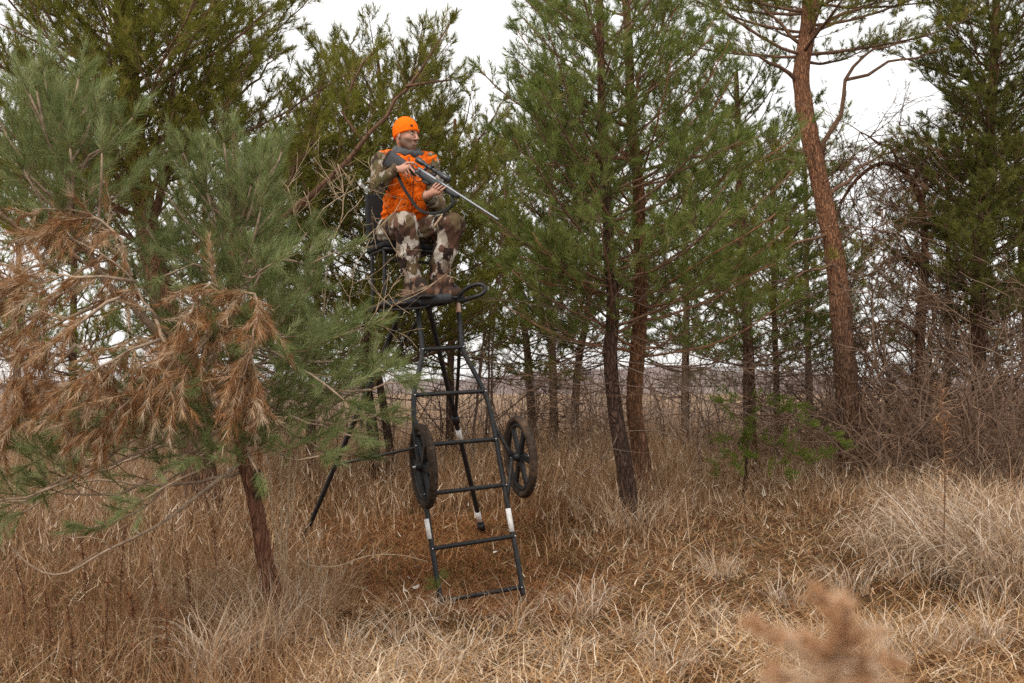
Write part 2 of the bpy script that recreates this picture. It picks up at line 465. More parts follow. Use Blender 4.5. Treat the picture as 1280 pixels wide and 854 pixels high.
def ground_mat():
    m, nt, b = mat_base('ground')
    tc = nt.nodes.new('ShaderNodeTexCoord')
    v = tc.outputs['Object']
    n1 = noise_tex(nt, 0.9, 4, 0.6, v)
    n2 = noise_tex(nt, 55, 6, 0.75, v)
    n3 = noise_tex(nt, 7, 5, 0.65, v)
    r1 = ramp(nt, [(0.35, (0.070, 0.030, 0.014)), (0.5, (0.125, 0.052, 0.022)), (0.68, (0.16, 0.078, 0.032))])
    nt.links.new(n2.outputs['Fac'], r1.inputs[0])
    r2 = ramp(nt, [(0.42, (0.05, 0.045, 0.014)), (0.6, (0.17, 0.105, 0.05))])
    nt.links.new(n2.outputs['Fac'], r2.inputs[0])
    f = ramp(nt, [(0.42, (0, 0, 0)), (0.62, (1, 1, 1))])
    nt.links.new(n3.outputs['Fac'], f.inputs[0])
    mx = nt.nodes.new('ShaderNodeMix'); mx.data_type = 'RGBA'
    nt.links.new(f.outputs[0], mx.inputs[0]); nt.links.new(r1.outputs[0], mx.inputs[6]); nt.links.new(r2.outputs[0], mx.inputs[7])
    # the open field beyond the trees is pale hay
    sp = nt.nodes.new('ShaderNodeSeparateXYZ'); nt.links.new(v, sp.inputs[0])
    mr = nt.nodes.new('ShaderNodeMapRange'); mr.inputs['From Min'].default_value = 14; mr.inputs['From Max'].default_value = 30
    nt.links.new(sp.outputs['Y'], mr.inputs['Value'])
    r4 = ramp(nt, [(0.3, (0.30, 0.19, 0.105)), (0.7, (0.42, 0.29, 0.18))])
    nt.links.new(n1.outputs['Fac'], r4.inputs[0])
    mx2 = nt.nodes.new('ShaderNodeMix'); mx2.data_type = 'RGBA'
    nt.links.new(mr.outputs[0], mx2.inputs[0]); nt.links.new(mx.outputs[2], mx2.inputs[6]); nt.links.new(r4.outputs[0], mx2.inputs[7])
    nt.links.new(mx2.outputs[2], b.inputs['Base Color'])
    b.inputs['Roughness'].default_value = 0.95
    b.inputs['Specular IOR Level'].default_value = 0.1
    add_bump(nt, b, n2.outputs['Fac'], 1.0, 0.03)
    return m
M['ground'] = ground_mat()
M['hill'] = plain_mat('hill', (0.23, 0.185, 0.175), 0.95, var=0.35, scale=0.05, spec=0.05)

# ------------------------------------------------------------------ ground and hills
def build_ground():
    ys = np.concatenate([np.arange(-6, 16, 0.2), np.arange(16, 60, 1.5), np.array([60, 80, 120, 200, 350, 600, 1000, 1600])])
    xs = np.concatenate([np.array([-1500, -700, -300, -120, -60]), np.arange(-30, -9, 1.5), np.arange(-9, 9.01, 0.2), np.arange(10.5, 31, 1.5), np.array([60, 120, 300, 700, 1500])])
    X, Y = np.meshgrid(xs, ys)
    Z = G(X, Y)
    Z = Z - 0.02
    v = np.stack([X, Y, Z], -1).reshape(-1, 3)
    nx = len(xs)
    i = (np.arange(len(ys) - 1)[:, None] * nx + np.arange(nx - 1)[None, :]).ravel()
    q = np.stack([i, i + 1, i + nx + 1, i + nx], -1)
    o = obj('ground', make_mesh('ground', v, None, q, None, True), M['ground'])
    o['kind'] = 'structure'
    # low wooded hills far beyond the field
    xs = np.linspace(-900, 900, 220)
    prof = 11 + 5 * np.sin(xs / 130 + 0.5) + 3 * np.sin(xs / 47) + 1.2 * np.sin(xs / 13.0) + rng.random(len(xs)) * 1.0
    rows = []
    for k, (yy, hh) in enumerate(((560, -0.2), (620, 0.55), (700, 1.0), (900, 0.9), (1100, -0.1))):
        rows.append(np.stack([xs * (yy / 620), np.full_like(xs, yy), prof * hh + 0.0], -1))
    v = np.vstack(rows); nx = len(xs)
    i = (np.arange(len(rows) - 1)[:, None] * nx + np.arange(nx - 1)[None, :]).ravel()
    q = np.stack([i, i + 1, i + nx + 1, i + nx], -1)
    o = obj('hills', make_mesh('hills', v, None, q, None, True), M['hill'])
    o['kind'] = 'structure'
build_ground()

# ------------------------------------------------------------------ foliage tools
def needle_mesh(name, starts, dirs, lens, per, nlen, width, ang, gravity=0.0, grow=1.0, tone=(0.0, 1.0), old=0.02, tone_sd=0.19):
    """single-face needles standing round each shoot"""
    S = len(starts)
    starts = np.asarray(starts); dirs = nrm(dirs); lens = np.asarray(lens)
    t = rng.random((S, per)) ** 0.8
    base = starts[:, None, :] + dirs[:, None, :] * (lens[:, None] * t)[:, :, None]
    ref = nrm(rng.normal(size=(S, 3)))
    u = nrm(np.cross(dirs, ref)); v = np.cross(dirs, u)
    az = rng.random((S, per)) * 2 * math.pi
    a = ang * (1.08 - 0.55 * t) + rng.normal(size=(S, per)) * 0.13
    nd = dirs[:, None, :] * np.cos(a)[:, :, None] + (u[:, None, :] * np.cos(az)[:, :, None] + v[:, None, :] * np.sin(az)[:, :, None]) * np.sin(a)[:, :, None]
    nd[:, :, 2] -= gravity
    nd = nrm(nd)
    L = nlen * (0.75 + 0.4 * rng.random((S, per)))
    tip = base + nd * L[:, :, None]
    side = nrm(np.cross(nd, rng.normal(size=(S, per, 3)))) * (width / 2)
    V = np.stack([base - side, base + side, tip], 2).reshape(-1, 3)
    T = np.arange(S * per * 3, dtype=np.int32).reshape(-1, 3)
    shoot_tone = rng.normal(0.48, tone_sd, S)
    rnd = shoot_tone[:, None] + rng.normal(0, 0.13, (S, per))
    rnd = tone[0] + (tone[1] - tone[0]) * np.clip(rnd, 0, 0.92)
    rnd = np.where(rng.random((S, per)) < old, 1.0, rnd)
    return make_mesh(name, V, T, None, {'rnd': ('FACE', rnd.ravel())})

def path_from(p0, d0, L, n, up=0.0, wob=0.1):
    d = nrm(d0); p = np.array(p0, float); out = [p.copy()]
    st = L / n
    for i in range(n):
        d = d + np.array((0, 0, up)) * (st / max(L, 0.3)) + rng.normal(size=3) * wob
        d = nrm(d)
        p = p + d * st
        out.append(p.copy())
    return np.array(out)

class Tree:
    def __init__(self):
        self.limbs = []; self.twigs = []; self.shoots = []      # shoots: (start, dir, len)
    def foliate(self, path, L, f0, side_gap=0.14, side_k=0.5, side_max=0.8, flat=0.35, shoot_gap=0.115, shoot_len=0.115, up=0.5, bare=False, shoot_up=0.3):
        """side branches and shoots on a limb path"""
        seg = np.linalg.norm(np.diff(path, axis=0), axis=1)
        cum = np.concatenate([[0], np.cumsum(seg)])
        L = cum[-1]
        s = f0 * L
        sign = 1 if rng.random() < 0.5 else -1
        while s < L - 0.05:
            i = min(len(seg) - 1, int(np.searchsorted(cum, s)) - 1); i = max(i, 0)
            p = path[i] + (path[i + 1] - path[i]) * ((s - cum[i]) / seg[i])
            d = nrm(path[i + 1] - path[i])
            lat = np.cross(d, (0, 0, 1.0))
            if np.linalg.norm(lat) < 0.3:
                lat = np.cross(d, nrm(rng.normal(size=3)))
            lat = nrm(lat) * sign
            upv = np.cross(lat * sign, d)
            az = rng.normal(0.25, flat) 
            lat = lat * math.cos(az) + upv * math.sin(az)
            a = rng.uniform(0.65, 1.0)
            dd = d * math.cos(a) + lat * math.sin(a)
            l = min(side_max, (L - s) * side_k + 0.12) * rng.uniform(0.65, 1.15)
            n = max(2, int(l / 0.12))
            q = path_from(p, dd, l, n, up, 0.10)
            r0 = 0.0022 + 0.006 * l
            self.twigs.append((q, np.linspace(r0, 0.0016, len(q))))
            if not bare:
                self.shoots_on(q, l, shoot_gap, shoot_len, shoot_up)
            elif rng.random() < 0.75:
                for _ in range(rng.integers(1, 4)):
                    k = rng.integers(1, len(q))
                    b = path_from(q[k], nrm(q[k] - q[k - 1]) + rng.normal(size=3) * 0.6, l * rng.uniform(0.25, 0.6), 3, 0.2, 0.2)
                    self.twigs.append((b, np.linspace(0.0022, 0.001, len(b))))
            sign = -sign
            s += side_gap * rng.uniform(0.6, 1.4)
        if not bare:
            d = nrm(path[-1] - path[-2])
            for k in range(4):
                self.shoots.append((path[-1], nrm(d + (rng.normal(size=3) * 0.45 if k else 0)), shoot_len * (1.25 if k == 0 else 0.9)))
    def shoots_on(self, q, l, gap, slen, sup):
        seg = np.linalg.norm(np.diff(q, axis=0), axis=1)
        cum = np.concatenate([[0], np.cumsum(seg)]); LL = cum[-1]
        s = max(0.25 * LL, LL - 0.55) * rng.uniform(0.7, 1.2)
        while s < LL - 0.02:
            i = max(0, min(len(seg) - 1, int(np.searchsorted(cum, s)) - 1))
            p = q[i] + (q[i + 1] - q[i]) * ((s - cum[i]) / seg[i])
            d = nrm(q[i + 1] - q[i])
            lat = nrm(np.cross(d, rng.normal(size=3)))
            a = rng.uniform(0.4, 0.95)
            dd = nrm(d * math.cos(a) + lat * math.sin(a) + np.array((0, 0, sup)))
            self.shoots.append((p, dd, slen * rng.uniform(0.6, 1.2)))
            s += gap * rng.uniform(0.6, 1.4)
        self.shoots.append((q[-2], nrm(q[-1] - q[-2]), max(seg[-1], slen * 0.8) + slen * 0.35))
    def limb(self, path, r0, r1=0.006, **kw):
        path = np.asarray(path)
        self.limbs.append((path, np.linspace(1, 0, len(path)) ** 0.8 * (r0 - r1) + r1))
        kw.setdefault('f0', 0.3)
        self.foliate(path, 0, **kw)

def taper(path, r0, r1, power=0.9, flare=0.25):
    n = len(path)
    t = np.linspace(0, 1, n)
    r = r0 + (r1 - r0) * t ** power
    d = np.linalg.norm(path - path[0], axis=1)
    return r * (1 + flare * np.exp(-d / 0.22))

def trunk_obj(path, radii, mat, parent, sides=16, rough=0.05, name='trunk'):
    v, q, t = tube_arrays([(path, radii)], sides, True, 0)
    # bark plates: uneven radius, stretched along the bole
    n = len(path); v = v.reshape(n, sides, 3)
    ns = rng.normal(size=(n, sides))
    ns = (ns + np.roll(ns, 1, 0) + np.roll(ns, -1, 0)) / 1.7
    ctr = path[:, None, :]
    v = ctr + (v - ctr) * (1 + rough * ns)[:, :, None]
    return obj(name, make_mesh(name, v.reshape(-1, 3), t, q, None, True), mat, parent)

def finish_tree(T, root, limb_mat, twig_mat, needle_mat, per, nlen, width, ang=0.75, gravity=0.05, limb_sides=7, tone=(0, 1), old=0.02, foliage='needles', stems=False):
    for p, r in T.limbs:
        tubes('limb', [(p, r)], limb_sides, limb_mat, root, True, 0.08)
    tw = list(T.twigs)
    if stems:
        for p, d, l in T.shoots:
            tw.append((np.array([p, p + nrm(d) * l]), np.array([0.0022, 0.0012])))
    if tw:
        o = tubes('twigs', tw, 3, twig_mat, root, True, cap=False); o['kind'] = 'stuff'
    if T.shoots:
        st = np.array([s[0] for s in T.shoots]); di = np.array([s[1] for s in T.shoots]); le = np.array([s[2] for s in T.shoots])
        o = obj(foliage, needle_mesh(foliage, st, di, le, per, nlen, width, ang, gravity, tone=tone, old=old), needle_mat, root)
        o['kind'] = 'stuff'
    return root

def along(path, u):
    """point and direction at fraction u of the path length"""
    seg = np.linalg.norm(np.diff(path, axis=0), axis=1)
    cum = np.concatenate([[0], np.cumsum(seg)]); s = u * cum[-1]
    i = max(0, min(len(seg) - 1, int(np.searchsorted(cum, s)) - 1))
    return path[i] + (path[i + 1] - path[i]) * ((s - cum[i]) / seg[i]), nrm(path[i + 1] - path[i])

def zat(path, z):
    i = int(np.argmin(abs(path[:, 2] - z)))
    return path[i]

def whorls(T, path, z0, z1, gap, n, length, elev, r0, f0, up=0.5, jitter=0.12, az_bias=None, **kw):
    """rings of limbs on the trunk from height z0 to z1; length and elev are functions of 0..1"""
    z = z0
    a0 = rng.random() * 6.28
    while z < z1:
        u = (z - z0) / max(z1 - z0, 1e-6)
        p = zat(path, z)
        a0 += 1.1
        m = max(2, int(round(n + rng.normal() * 0.6)))
        for k in range(m):
            az = a0 + k * 2 * math.pi / m + rng.normal() * 0.25
            if az_bias is not None and not az_bias(az): continue
            L = length(u) * rng.uniform(0.7, 1.15)
            el = elev(u) + rng.normal() * 0.1
            d = np.array((math.cos(az) * math.cos(el), math.sin(az) * math.cos(el), math.sin(el)))
            q = path_from(p + np.array((0, 0, rng.normal() * 0.05)), d, L, max(4, int(L / 0.16)), up, 0.055)
            T.limb(q, r0(u) * rng.uniform(0.8, 1.2), 0.005, f0=f0, **kw)
        z += gap * rng.uniform(1 - jitter * 2, 1 + jitter * 2)

def dead_whorls(T, path, z0, z1, gap, n, length, elev, r0):
    z = z0
    while z < z1:
        p = zat(path, z)
        for k in range(max(1, int(round(n + rng.normal() * 0.7)))):
            az = rng.random() * 6.28
            L = length * rng.uniform(0.35, 1.15)
            el = elev + rng.normal() * 0.2
            d = np.array((math.cos(az) * math.cos(el), math.sin(az) * math.cos(el), math.sin(el)))
            q = path_from(p, d, L, max(4, int(L / 0.15)), rng.normal() * 0.25, 0.09)
            T.twigs.append((q, np.linspace(r0, 0.002, len(q))))
            T.foliate(q, L, 0.3, side_gap=0.16, side_k=0.45, side_max=0.5, flat=0.6, bare=True, up=0.15)
        z += gap * rng.uniform(0.6, 1.4)

# ------------------------------------------------------------------ the trees
def tree_left_big():
    d = 10.0
    b = GP(258, 640, d)
    path = catmull([b, P(246, 575, d), P(222, 450, d + 0.02), P(203, 370, d), P(185, 290, d), P(172, 200, d), P(163, 100, d), P(152, -10, d), P(150, -140, d), P(160, -260, d)], 0.07)
    root = thing('pine_tree', 'large spreading olive green pine with red-brown trunk behind the drooping dead boughs', 'tree', b)
    trunk_obj(path, taper(path, 0.165, 0.05), M['bark_red'], root)
    T = Tree()
    O = lambda *a: [P(*q) for q in a]
    # limbs that can be told apart in the picture
    ex = [
        (O((192, 320, d), (262, 305, d - 0.3), (330, 288, d - 0.6), (400, 232, d - 0.9), (452, 180, d - 1.1), (507, 108, d - 1.25), (540, 66, d - 1.3), (562, 30, d - 1.3)), 0.055),
        (O((507, 108, d - 1.25), (535, 106, d - 1.2), (566, 100, d - 1.1)), 0.018),
        (O((455, 178, d - 1.1), (430, 140, d - 1.1), (442, 100, d - 1.2), (470, 60, d - 1.25)), 0.02),
        (O((340, 283, d - 0.6), (380, 180, d - .5), (402, 110, d - .4), (420, 50, d - .4)), 0.025),
        (O((184, 290, d), (205, 225, d - .3), (218, 150, d - .5), (214, 80, d - .6), (205, 5, d - .7)), 0.04),
        (O((188, 292, d), (214, 205, d - .15), (222, 130, d - .3), (255, 75, d - .4), (300, 40, d - .5)), 0.035),
        (O((180, 262, d), (150, 235, d - .4), (138, 190, d - .6), (130, 140, d - .8), (100, 70, d - .9)), 0.04),
        (O((176, 235, d), (120, 205, d - .2), (75, 155, d - .3), (45, 110, d - .3)), 0.032),
        (O((190, 310, d), (150, 285, d + .3), (110, 222, d + .5), (60, 170, d + .7)), 0.032),
        (O((172, 200, d), (230, 150, d + .4), (300, 120, d + .8), (350, 70, d + 1.1)), 0.035),
        (O((205, 360, d), (150, 320, d + .2), (90, 300, d + .5), (20, 300, d + .7)), 0.03),
        (O((165, 120, d), (225, 90, d - .5), (285, 55, d - .9), (340, 10, d - 1.1)), 0.03),
        (O((165, 130, d), (110, 90, d - .5), (60, 60, d - .9), (0, 30, d - 1.1)), 0.03),
        (O((163, 90, d), (215, 40, d - .4), (260, -10, d - .7)), 0.026),
        (O((196, 340, d), (265, 330, d + .3), (330, 300, d + .6), (390, 250, d + .8)), 0.028),
    ]
    for pts, r in ex:
        q = catmull(pts, 0.16)
        q[1:-1] += rng.normal(size=q[1:-1].shape) * 0.012
        T.limb(q, r * 0.85, 0.006, f0=0.26, side_gap=0.085, side_k=0.5, side_max=0.85, shoot_gap=0.115, up=0.6)
    whorls(T, path, 2.5, 5.7, 0.27, 6, lambda u: 2.5 - 0.4 * u, lambda u: 0.15 + 0.35 * u, lambda u: 0.018 - 0.006 * u, 0.30, 0.6, side_gap=0.088, shoot_gap=0.115)
    whorls(T, path, 3.2, 5.4, 0.24, 7, lambda u: 1.7, lambda u: 0.2 + 0.3 * u, lambda u: 0.014, 0.25, 0.6, az_bias=lambda a: math.sin(a) < -0.35, side_gap=0.10, shoot_gap=0.118)
    dead_whorls(T, path, 1.3, 2.9, 0.16, 2, 1.3, 0.1, 0.011)
    finish_tree(T, root, M['limb'], M['twig'], M['needle_olive'], 38, 0.090, 0.0052, 0.74, 0.03, tone=(0, 1), old=0.03)
    return T

def tree_centre():
    # the dark trunk
    d = 9.2
    b = GP(789, 650, d)
    path = catmull([b, P(783, 600, d), P(770, 520, d), P(763, 450, d), P(766, 380, d), P(762, 320, d), P(757, 220, d), P(752, 120, d + .05), P(750, 20, d), P(748, -90, d)], 0.07)
    root = thing('pine_tree', 'pine with dark blackish lower trunk leaning against the orange-barked one', 'tree', b)
    trunk_obj(path, taper(path, 0.080, 0.026), M['bark_dark'], root)
    T = Tree()
    whorls(T, path, 2.05, 4.9, 0.31, 5, lambda u: 1.6 - 0.4 * u, lambda u: 0.1 + 0.5 * u, lambda u: 0.015 - 0.005 * u, 0.28, 0.5, side_gap=0.09, side_max=0.65, shoot_gap=0.118)
    dead_whorls(T, path, 1.1, 2.6, 0.16, 2.4, 1.5, 0.05, 0.008)
    finish_tree(T, root, M['limb'], M['dead_twig'], M['needle_green'], 40, 0.088, 0.0046, 0.74, 0.02, old=0.02)
    # the orange trunk
    d = 9.9
    b = GP(806, 620, d)
    path = catmull([b, P(803, 580, d), P(793, 510, d), P(797, 440, d), P(801, 380, d), P(800, 300, d), P(797, 220, d - .02), P(789, 150, d), P(786, 60, d), P(780, -40, d), P(776, -150, d)], 0.07)
    root = thing('pine_tree', 'dense green pine with straight orange-brown trunk in front of the birch-thin background trees', 'tree', b)
    root['label'] = 'tall dense green pine with slender orange-brown trunk beside the dark trunk'
    trunk_obj(path, taper(path, 0.090, 0.028), M['bark_orange'], root)
    T = Tree()
    O = lambda *a: [P(*q) for q in a]
    for pts, r in [
        (O((787, 128, d), (770, 100, d - .3), (752, 70, d - .5), (735, 20, d - .7)), 0.022),
        (O((795, 160, d), (755, 148, d - .4), (710, 130, d - .7), (670, 110, d - .9)), 0.022),
        (O((797, 200, d), (760, 198, d - .5), (720, 208, d - .9), (680, 205, d - 1.2)), 0.02),
        (O((790, 150, d), (812, 112, d - .2), (835, 85, d - .3), (860, 30, d - .4)), 0.022),
        (O((800, 215, d), (850, 200, d - .3), (900, 190, d - .5), (950, 170, d - .6)), 0.022),
        (O((800, 385, d), (870, 372, d - .3), (915, 352, d - .4), (970, 330, d - .5)), 0.02),
        (O((800, 375, d), (730, 365, d - .4), (670, 350, d - .8), (620, 330, d - 1.0)), 0.02),
        (O((790, 150, d), (800, 90, d - .2), (825, 40, d - .3), (840, -20, d - .4)), 0.022),
        (O((790, 60, d), (740, 40, d + .2), (690, 15, d + .3), (640, -20, d + .3)), 0.02),
    ]:
        q = catmull(pts, 0.16)
        T.limb(q, r * 0.85, 0.005, f0=0.22, side_gap=0.08, side_k=0.5, side_max=0.8, up=0.5, shoot_gap=0.115)
    whorls(T, path, 1.85, 5.5, 0.29, 5, lambda u: 1.8 - 0.35 * u, lambda u: 0.05 + 0.55 * u, lambda u: 0.015 - 0.005 * u, 0.26, 0.5, side_gap=0.10, side_max=0.75, shoot_gap=0.118)
    dead_whorls(T, path, 1.0, 2.6, 0.15, 2.6, 1.6, 0.05, 0.008)
    finish_tree(T, root, M['limb_orange'], M['twig'], M['needle_green'], 40, 0.090, 0.0048, 0.74, 0.02, old=0.02)

def tree_right():
    d = 13.0
    b = GP(1066, 600, d)
    path = catmull([b, P(1062, 540, d), P(1054, 430, d), P(1046, 340, d), P(1036, 280, d), P(1022, 215, d), P(1010, 160, d), P(1001, 100, d), P(1008, 50, d), P(1012, 0, d), P(1010, -80, d), P(1000, -160, d)], 0.08)
    root = thing('pine_tree', 'tall pine with thick bent orange flaky trunk and bare upper limbs', 'tree', b)
    trunk_obj(path, taper(path, 0.165, 0.085, 0.7), M['bark_red'], root, 18)
    T = Tree()
    O = lambda *a: [P(*q) for q in a]
    bare = [
        (O((1027, 205, d), (1031, 178, d - .1), (1052, 140, d - .2), (1057, 100, d - .3), (1078, 72, d - .4), (1110, 58, d - .4), (1140, 52, d - .3)), 0.045, .68),
        (O((1057, 100, d - .3), (1085, 95, d - .3), (1108, 78, d - .3), (1145, 72, d - .3), (1185, 60, d - .4)), 0.03, .6),
        (O((1000, 105, d), (975, 85, d - .2), (945, 70, d - .3), (905, 62, d - .3)), 0.04, .4),
        (O((1010, 45, d), (1040, 25, d), (1075, 12, d), (1120, 0, d)), 0.04, .4),
        (O((1006, 60, d), (975, 30, d), (950, 5, d), (930, -30, d)), 0.035, .35),
        (O((1022, 212, d), (1000, 205, d), (975, 198, d - .2), (955, 205, d - .4)), 0.025, .5),
        (O((1034, 245, d), (1060, 225, d + .2), (1090, 200, d + .3), (1120, 190, d + .4)), 0.04, .7),
        (O((1013, -5, d), (1060, -30, d), (1110, -45, d)), 0.035, .3),
        (O((1040, 290, d), (985, 310, d - .4), (945, 330, d - .8), (905, 335, d - 1)), 0.025, .35),
        (O((1046, 330, d), (1000, 345, d - .5), (960, 375, d - 1), (920, 380, d - 1.2)), 0.025, .3),
    ]
    for pts, r, f in bare:
        q = catmull(pts, 0.16); q[1:-1] += rng.normal(size=q[1:-1].shape) * 0.015
        T.limb(q, r * 0.8, 0.006, f0=f, side_gap=0.10, side_k=0.55, side_max=0.9, up=0.4, shoot_gap=0.11)
    whorls(T, path, 5.9, 7.4, 0.34, 5, lambda u: 2.2, lambda u: 0.1, lambda u: 0.022, 0.25, 0.5, side_gap=0.09, shoot_gap=0.118)
    dead_whorls(T, path, 1.2, 5.0, 0.18, 1.8, 1.5, 0.0, 0.010)
    finish_tree(T, root, M['limb'], M['dead_twig'], M['needle_olive'], 36, 0.092, 0.0058, 0.76, 0.02, old=0.04)

def tree_far_right():
    d = 13.6
    b = GP(1230, 570, d)
    path = catmull([b, P(1226, 500, d), P(1222, 420, d), P(1224, 340, d), P(1232, 230, d), P(1240, 120, d), P(1245, 0, d), P(1245, -120, d)], 0.09)
    root = thing('pine_tree', 'dark olive pine with grey-brown trunk standing behind the bare thicket', 'tree', b)
    trunk_obj(path, taper(path, 0.12, 0.04), M['bark_low'], root)
    T = Tree()
    whorls(T, path, 2.3, 6.7, 0.30, 5, lambda u: 1.0 + 0.5 * u, lambda u: 0.15 + 0.1 * u, lambda u: 0.017, 0.22, 0.5, side_gap=0.08, shoot_gap=0.118)
    whorls(T, path, 2.7, 6.2, 0.26, 7, lambda u: 1.4, lambda u: 0.1 + 0.2 * u, lambda u: 0.013, 0.22, 0.5, az_bias=lambda a: math.sin(a) < -0.4, side_gap=0.10, shoot_gap=0.118)
    dead_whorls(T, path, 0.9, 3.0, 0.14, 2.5, 1.6, 0.05, 0.009)
    finish_tree(T, root, M['limb'], M['dead_twig'], M['needle_dark'], 34, 0.092, 0.0066, 0.76, 0.02, old=0.03)

def tree_behind_hunter():
    d = 11.8
    b = GP(470, 600, d)
    path = catmull([b, P(466, 540, d), P(458, 470, d), P(465, 390, d), P(480, 300, d), P(482, 200, d), P(476, 110, d), P(470, 60, d)], 0.08)
    root = thing('pine_tree', 'olive green pine with forked dark lower stems behind the seated hunter', 'tree', b)
    trunk_obj(path, taper(path, 0.075, 0.02), M['bark_dark'], root, 12)
    q2 = catmull([GP(489, 605, d), P(487, 560, d), P(478, 500, d), P(466, 430, d)], 0.08)
    trunk_obj(q2, taper(q2, 0.055, 0.04), M['bark_dark'], root, 10, name='side_stem')
    T = Tree()
    whorls(T, path, 1.65, 4.9, 0.21, 7, lambda u: 2.1 - 0.9 * u, lambda u: 0.05 + 0.5 * u, lambda u: 0.013 - 0.004 * u, 0.25, 0.5, side_gap=0.085, shoot_gap=0.118)
    dead_whorls(T, path, 0.9, 2.1, 0.16, 2.4, 1.4, 0.05, 0.008)
    finish_tree(T, root, M['limb'], M['dead_twig'], M['needle_olive'], 38, 0.088, 0.0052, 0.74, 0.02, old=0.03)

def dup(root, loc, rotz, scale, label, group=None):
    """a copy of a thing with copies of its parts; they share mesh data"""
    r = root.copy(); COL.objects.link(r)
    r.location = Vector([float(c) for c in loc]); r.rotation_euler = (0, 0, rotz); r.scale = (scale, scale, scale)
    r['label'] = label
    if group: r['group'] = group
    for ch in list(root.children):
        c = ch.copy(); COL.objects.link(c); c.parent = r
        c.matrix_parent_inverse = ch.matrix_parent_inverse.copy(); c.location = (0, 0, 0)
    return r

def background_pines():
    g = 'pines in the background'
    specs = [
        ([(668, 520), (660, 450), (652, 380), (640, 300), (630, 200)], 17.0, 0.085, 1.9, 6.0, 1.6, 'bark_pale', 'needle_green', 'pale-barked background pine leaning toward the stand beyond its big wheel'),
        ([(693, 530), (691, 460), (687, 380), (688, 280), (690, 150)], 16.0, 0.078, 2.0, 6.0, 1.5, 'bark_pale', 'needle_green', 'pale-barked background pine with upright trunk between two leaning ones'),
        ([(716, 525), (722, 460), (733, 400), (740, 320), (742, 200)], 16.5, 0.08, 1.9, 6.0, 1.6, 'bark_pale', 'needle_green', 'pale-barked background pine leaning toward the blackish trunk'),
        ([(938, 540), (936, 470), (934, 400), (928, 300), (924, 220), (920, 90)], 14.5, 0.10, 1.8, 5.8, 1.8, 'bark_low', 'needle_green', 'brown-trunked background pine behind the low fresh green sapling'),
        ([(388, 560), (390, 480), (396, 380), (400, 260), (402, 140)], 14.2, 0.07, 1.7, 5.4, 1.7, 'bark_low', 'needle_olive', 'background pine behind the pale bare twigs beside the hunter'),
    ]
    roots = []
    for pts, d, r, z0, z1, L, bark, needle, label in specs:
        b = GP(pts[0][0], pts[0][1], d)
        path = catmull([b] + [P(x, y, d) for x, y in pts[1:]], 0.12)
        root = thing('pine_tree', label, 'tree', b, g)
        trunk_obj(path, taper(path, r, r * 0.35), M[bark], root, 12)
        T = Tree()
        whorls(T, path, z0, min(z1, path[-1][2]), 0.34, 5, lambda u: L * (1.1 - 0.4 * u), lambda u: 0.12 + 0.4 * u, lambda u: 0.014, 0.28, 0.5, side_gap=0.13, shoot_gap=0.115)
        dead_whorls(T, path, 0.7, z0 + 0.4, 0.16, 2.6, 1.6, 0.05, 0.010)
        finish_tree(T, root, M['limb'], M['dead_twig'], M[needle], 28, 0.098, 0.0078, 0.72, 0.02, old=0.03, limb_sides=5)
        roots.append(root)
    for k, (src, px, d, rz, s, label) in enumerate((
        (4, 562, 14.8, 1.0, 1.0, 'background pine whose crown fills the gap behind the rifle barrel'),
        (4, 90, 14.0, 2.2, 1.0, 'background pine half hidden behind the brown dead boughs'),
        (1, 856, 15.5, 2.0, 0.95, 'thin pale background pine just beside the orange-brown trunk'),
        (4, 972, 17.5, 4.0, 1.0, 'slim dark background pine close to the thick bent orange trunk'),
        (1, 1012, 19.0, 1.1, 1.05, 'slim far pine showing beside the thick bent orange trunk'),
        (4, 1185, 18.0, 5.0, 1.1, 'far pine seen through the thicket near the dark olive pine'),
        (4, 260, 17.0, 3.3, 1.1, 'far pine behind the big spreading olive pine'),
        (1, 20, 19.0, 5.5, 1.1, 'far pine beside the one half hidden by dead boughs'),
        (4, 1290, 18.0, 2.9, 1.15, 'far pine beyond the dark olive pine and thicket'),
    )):
        dup(roots[src], GP(px, 540, d), rz, s, label, g)

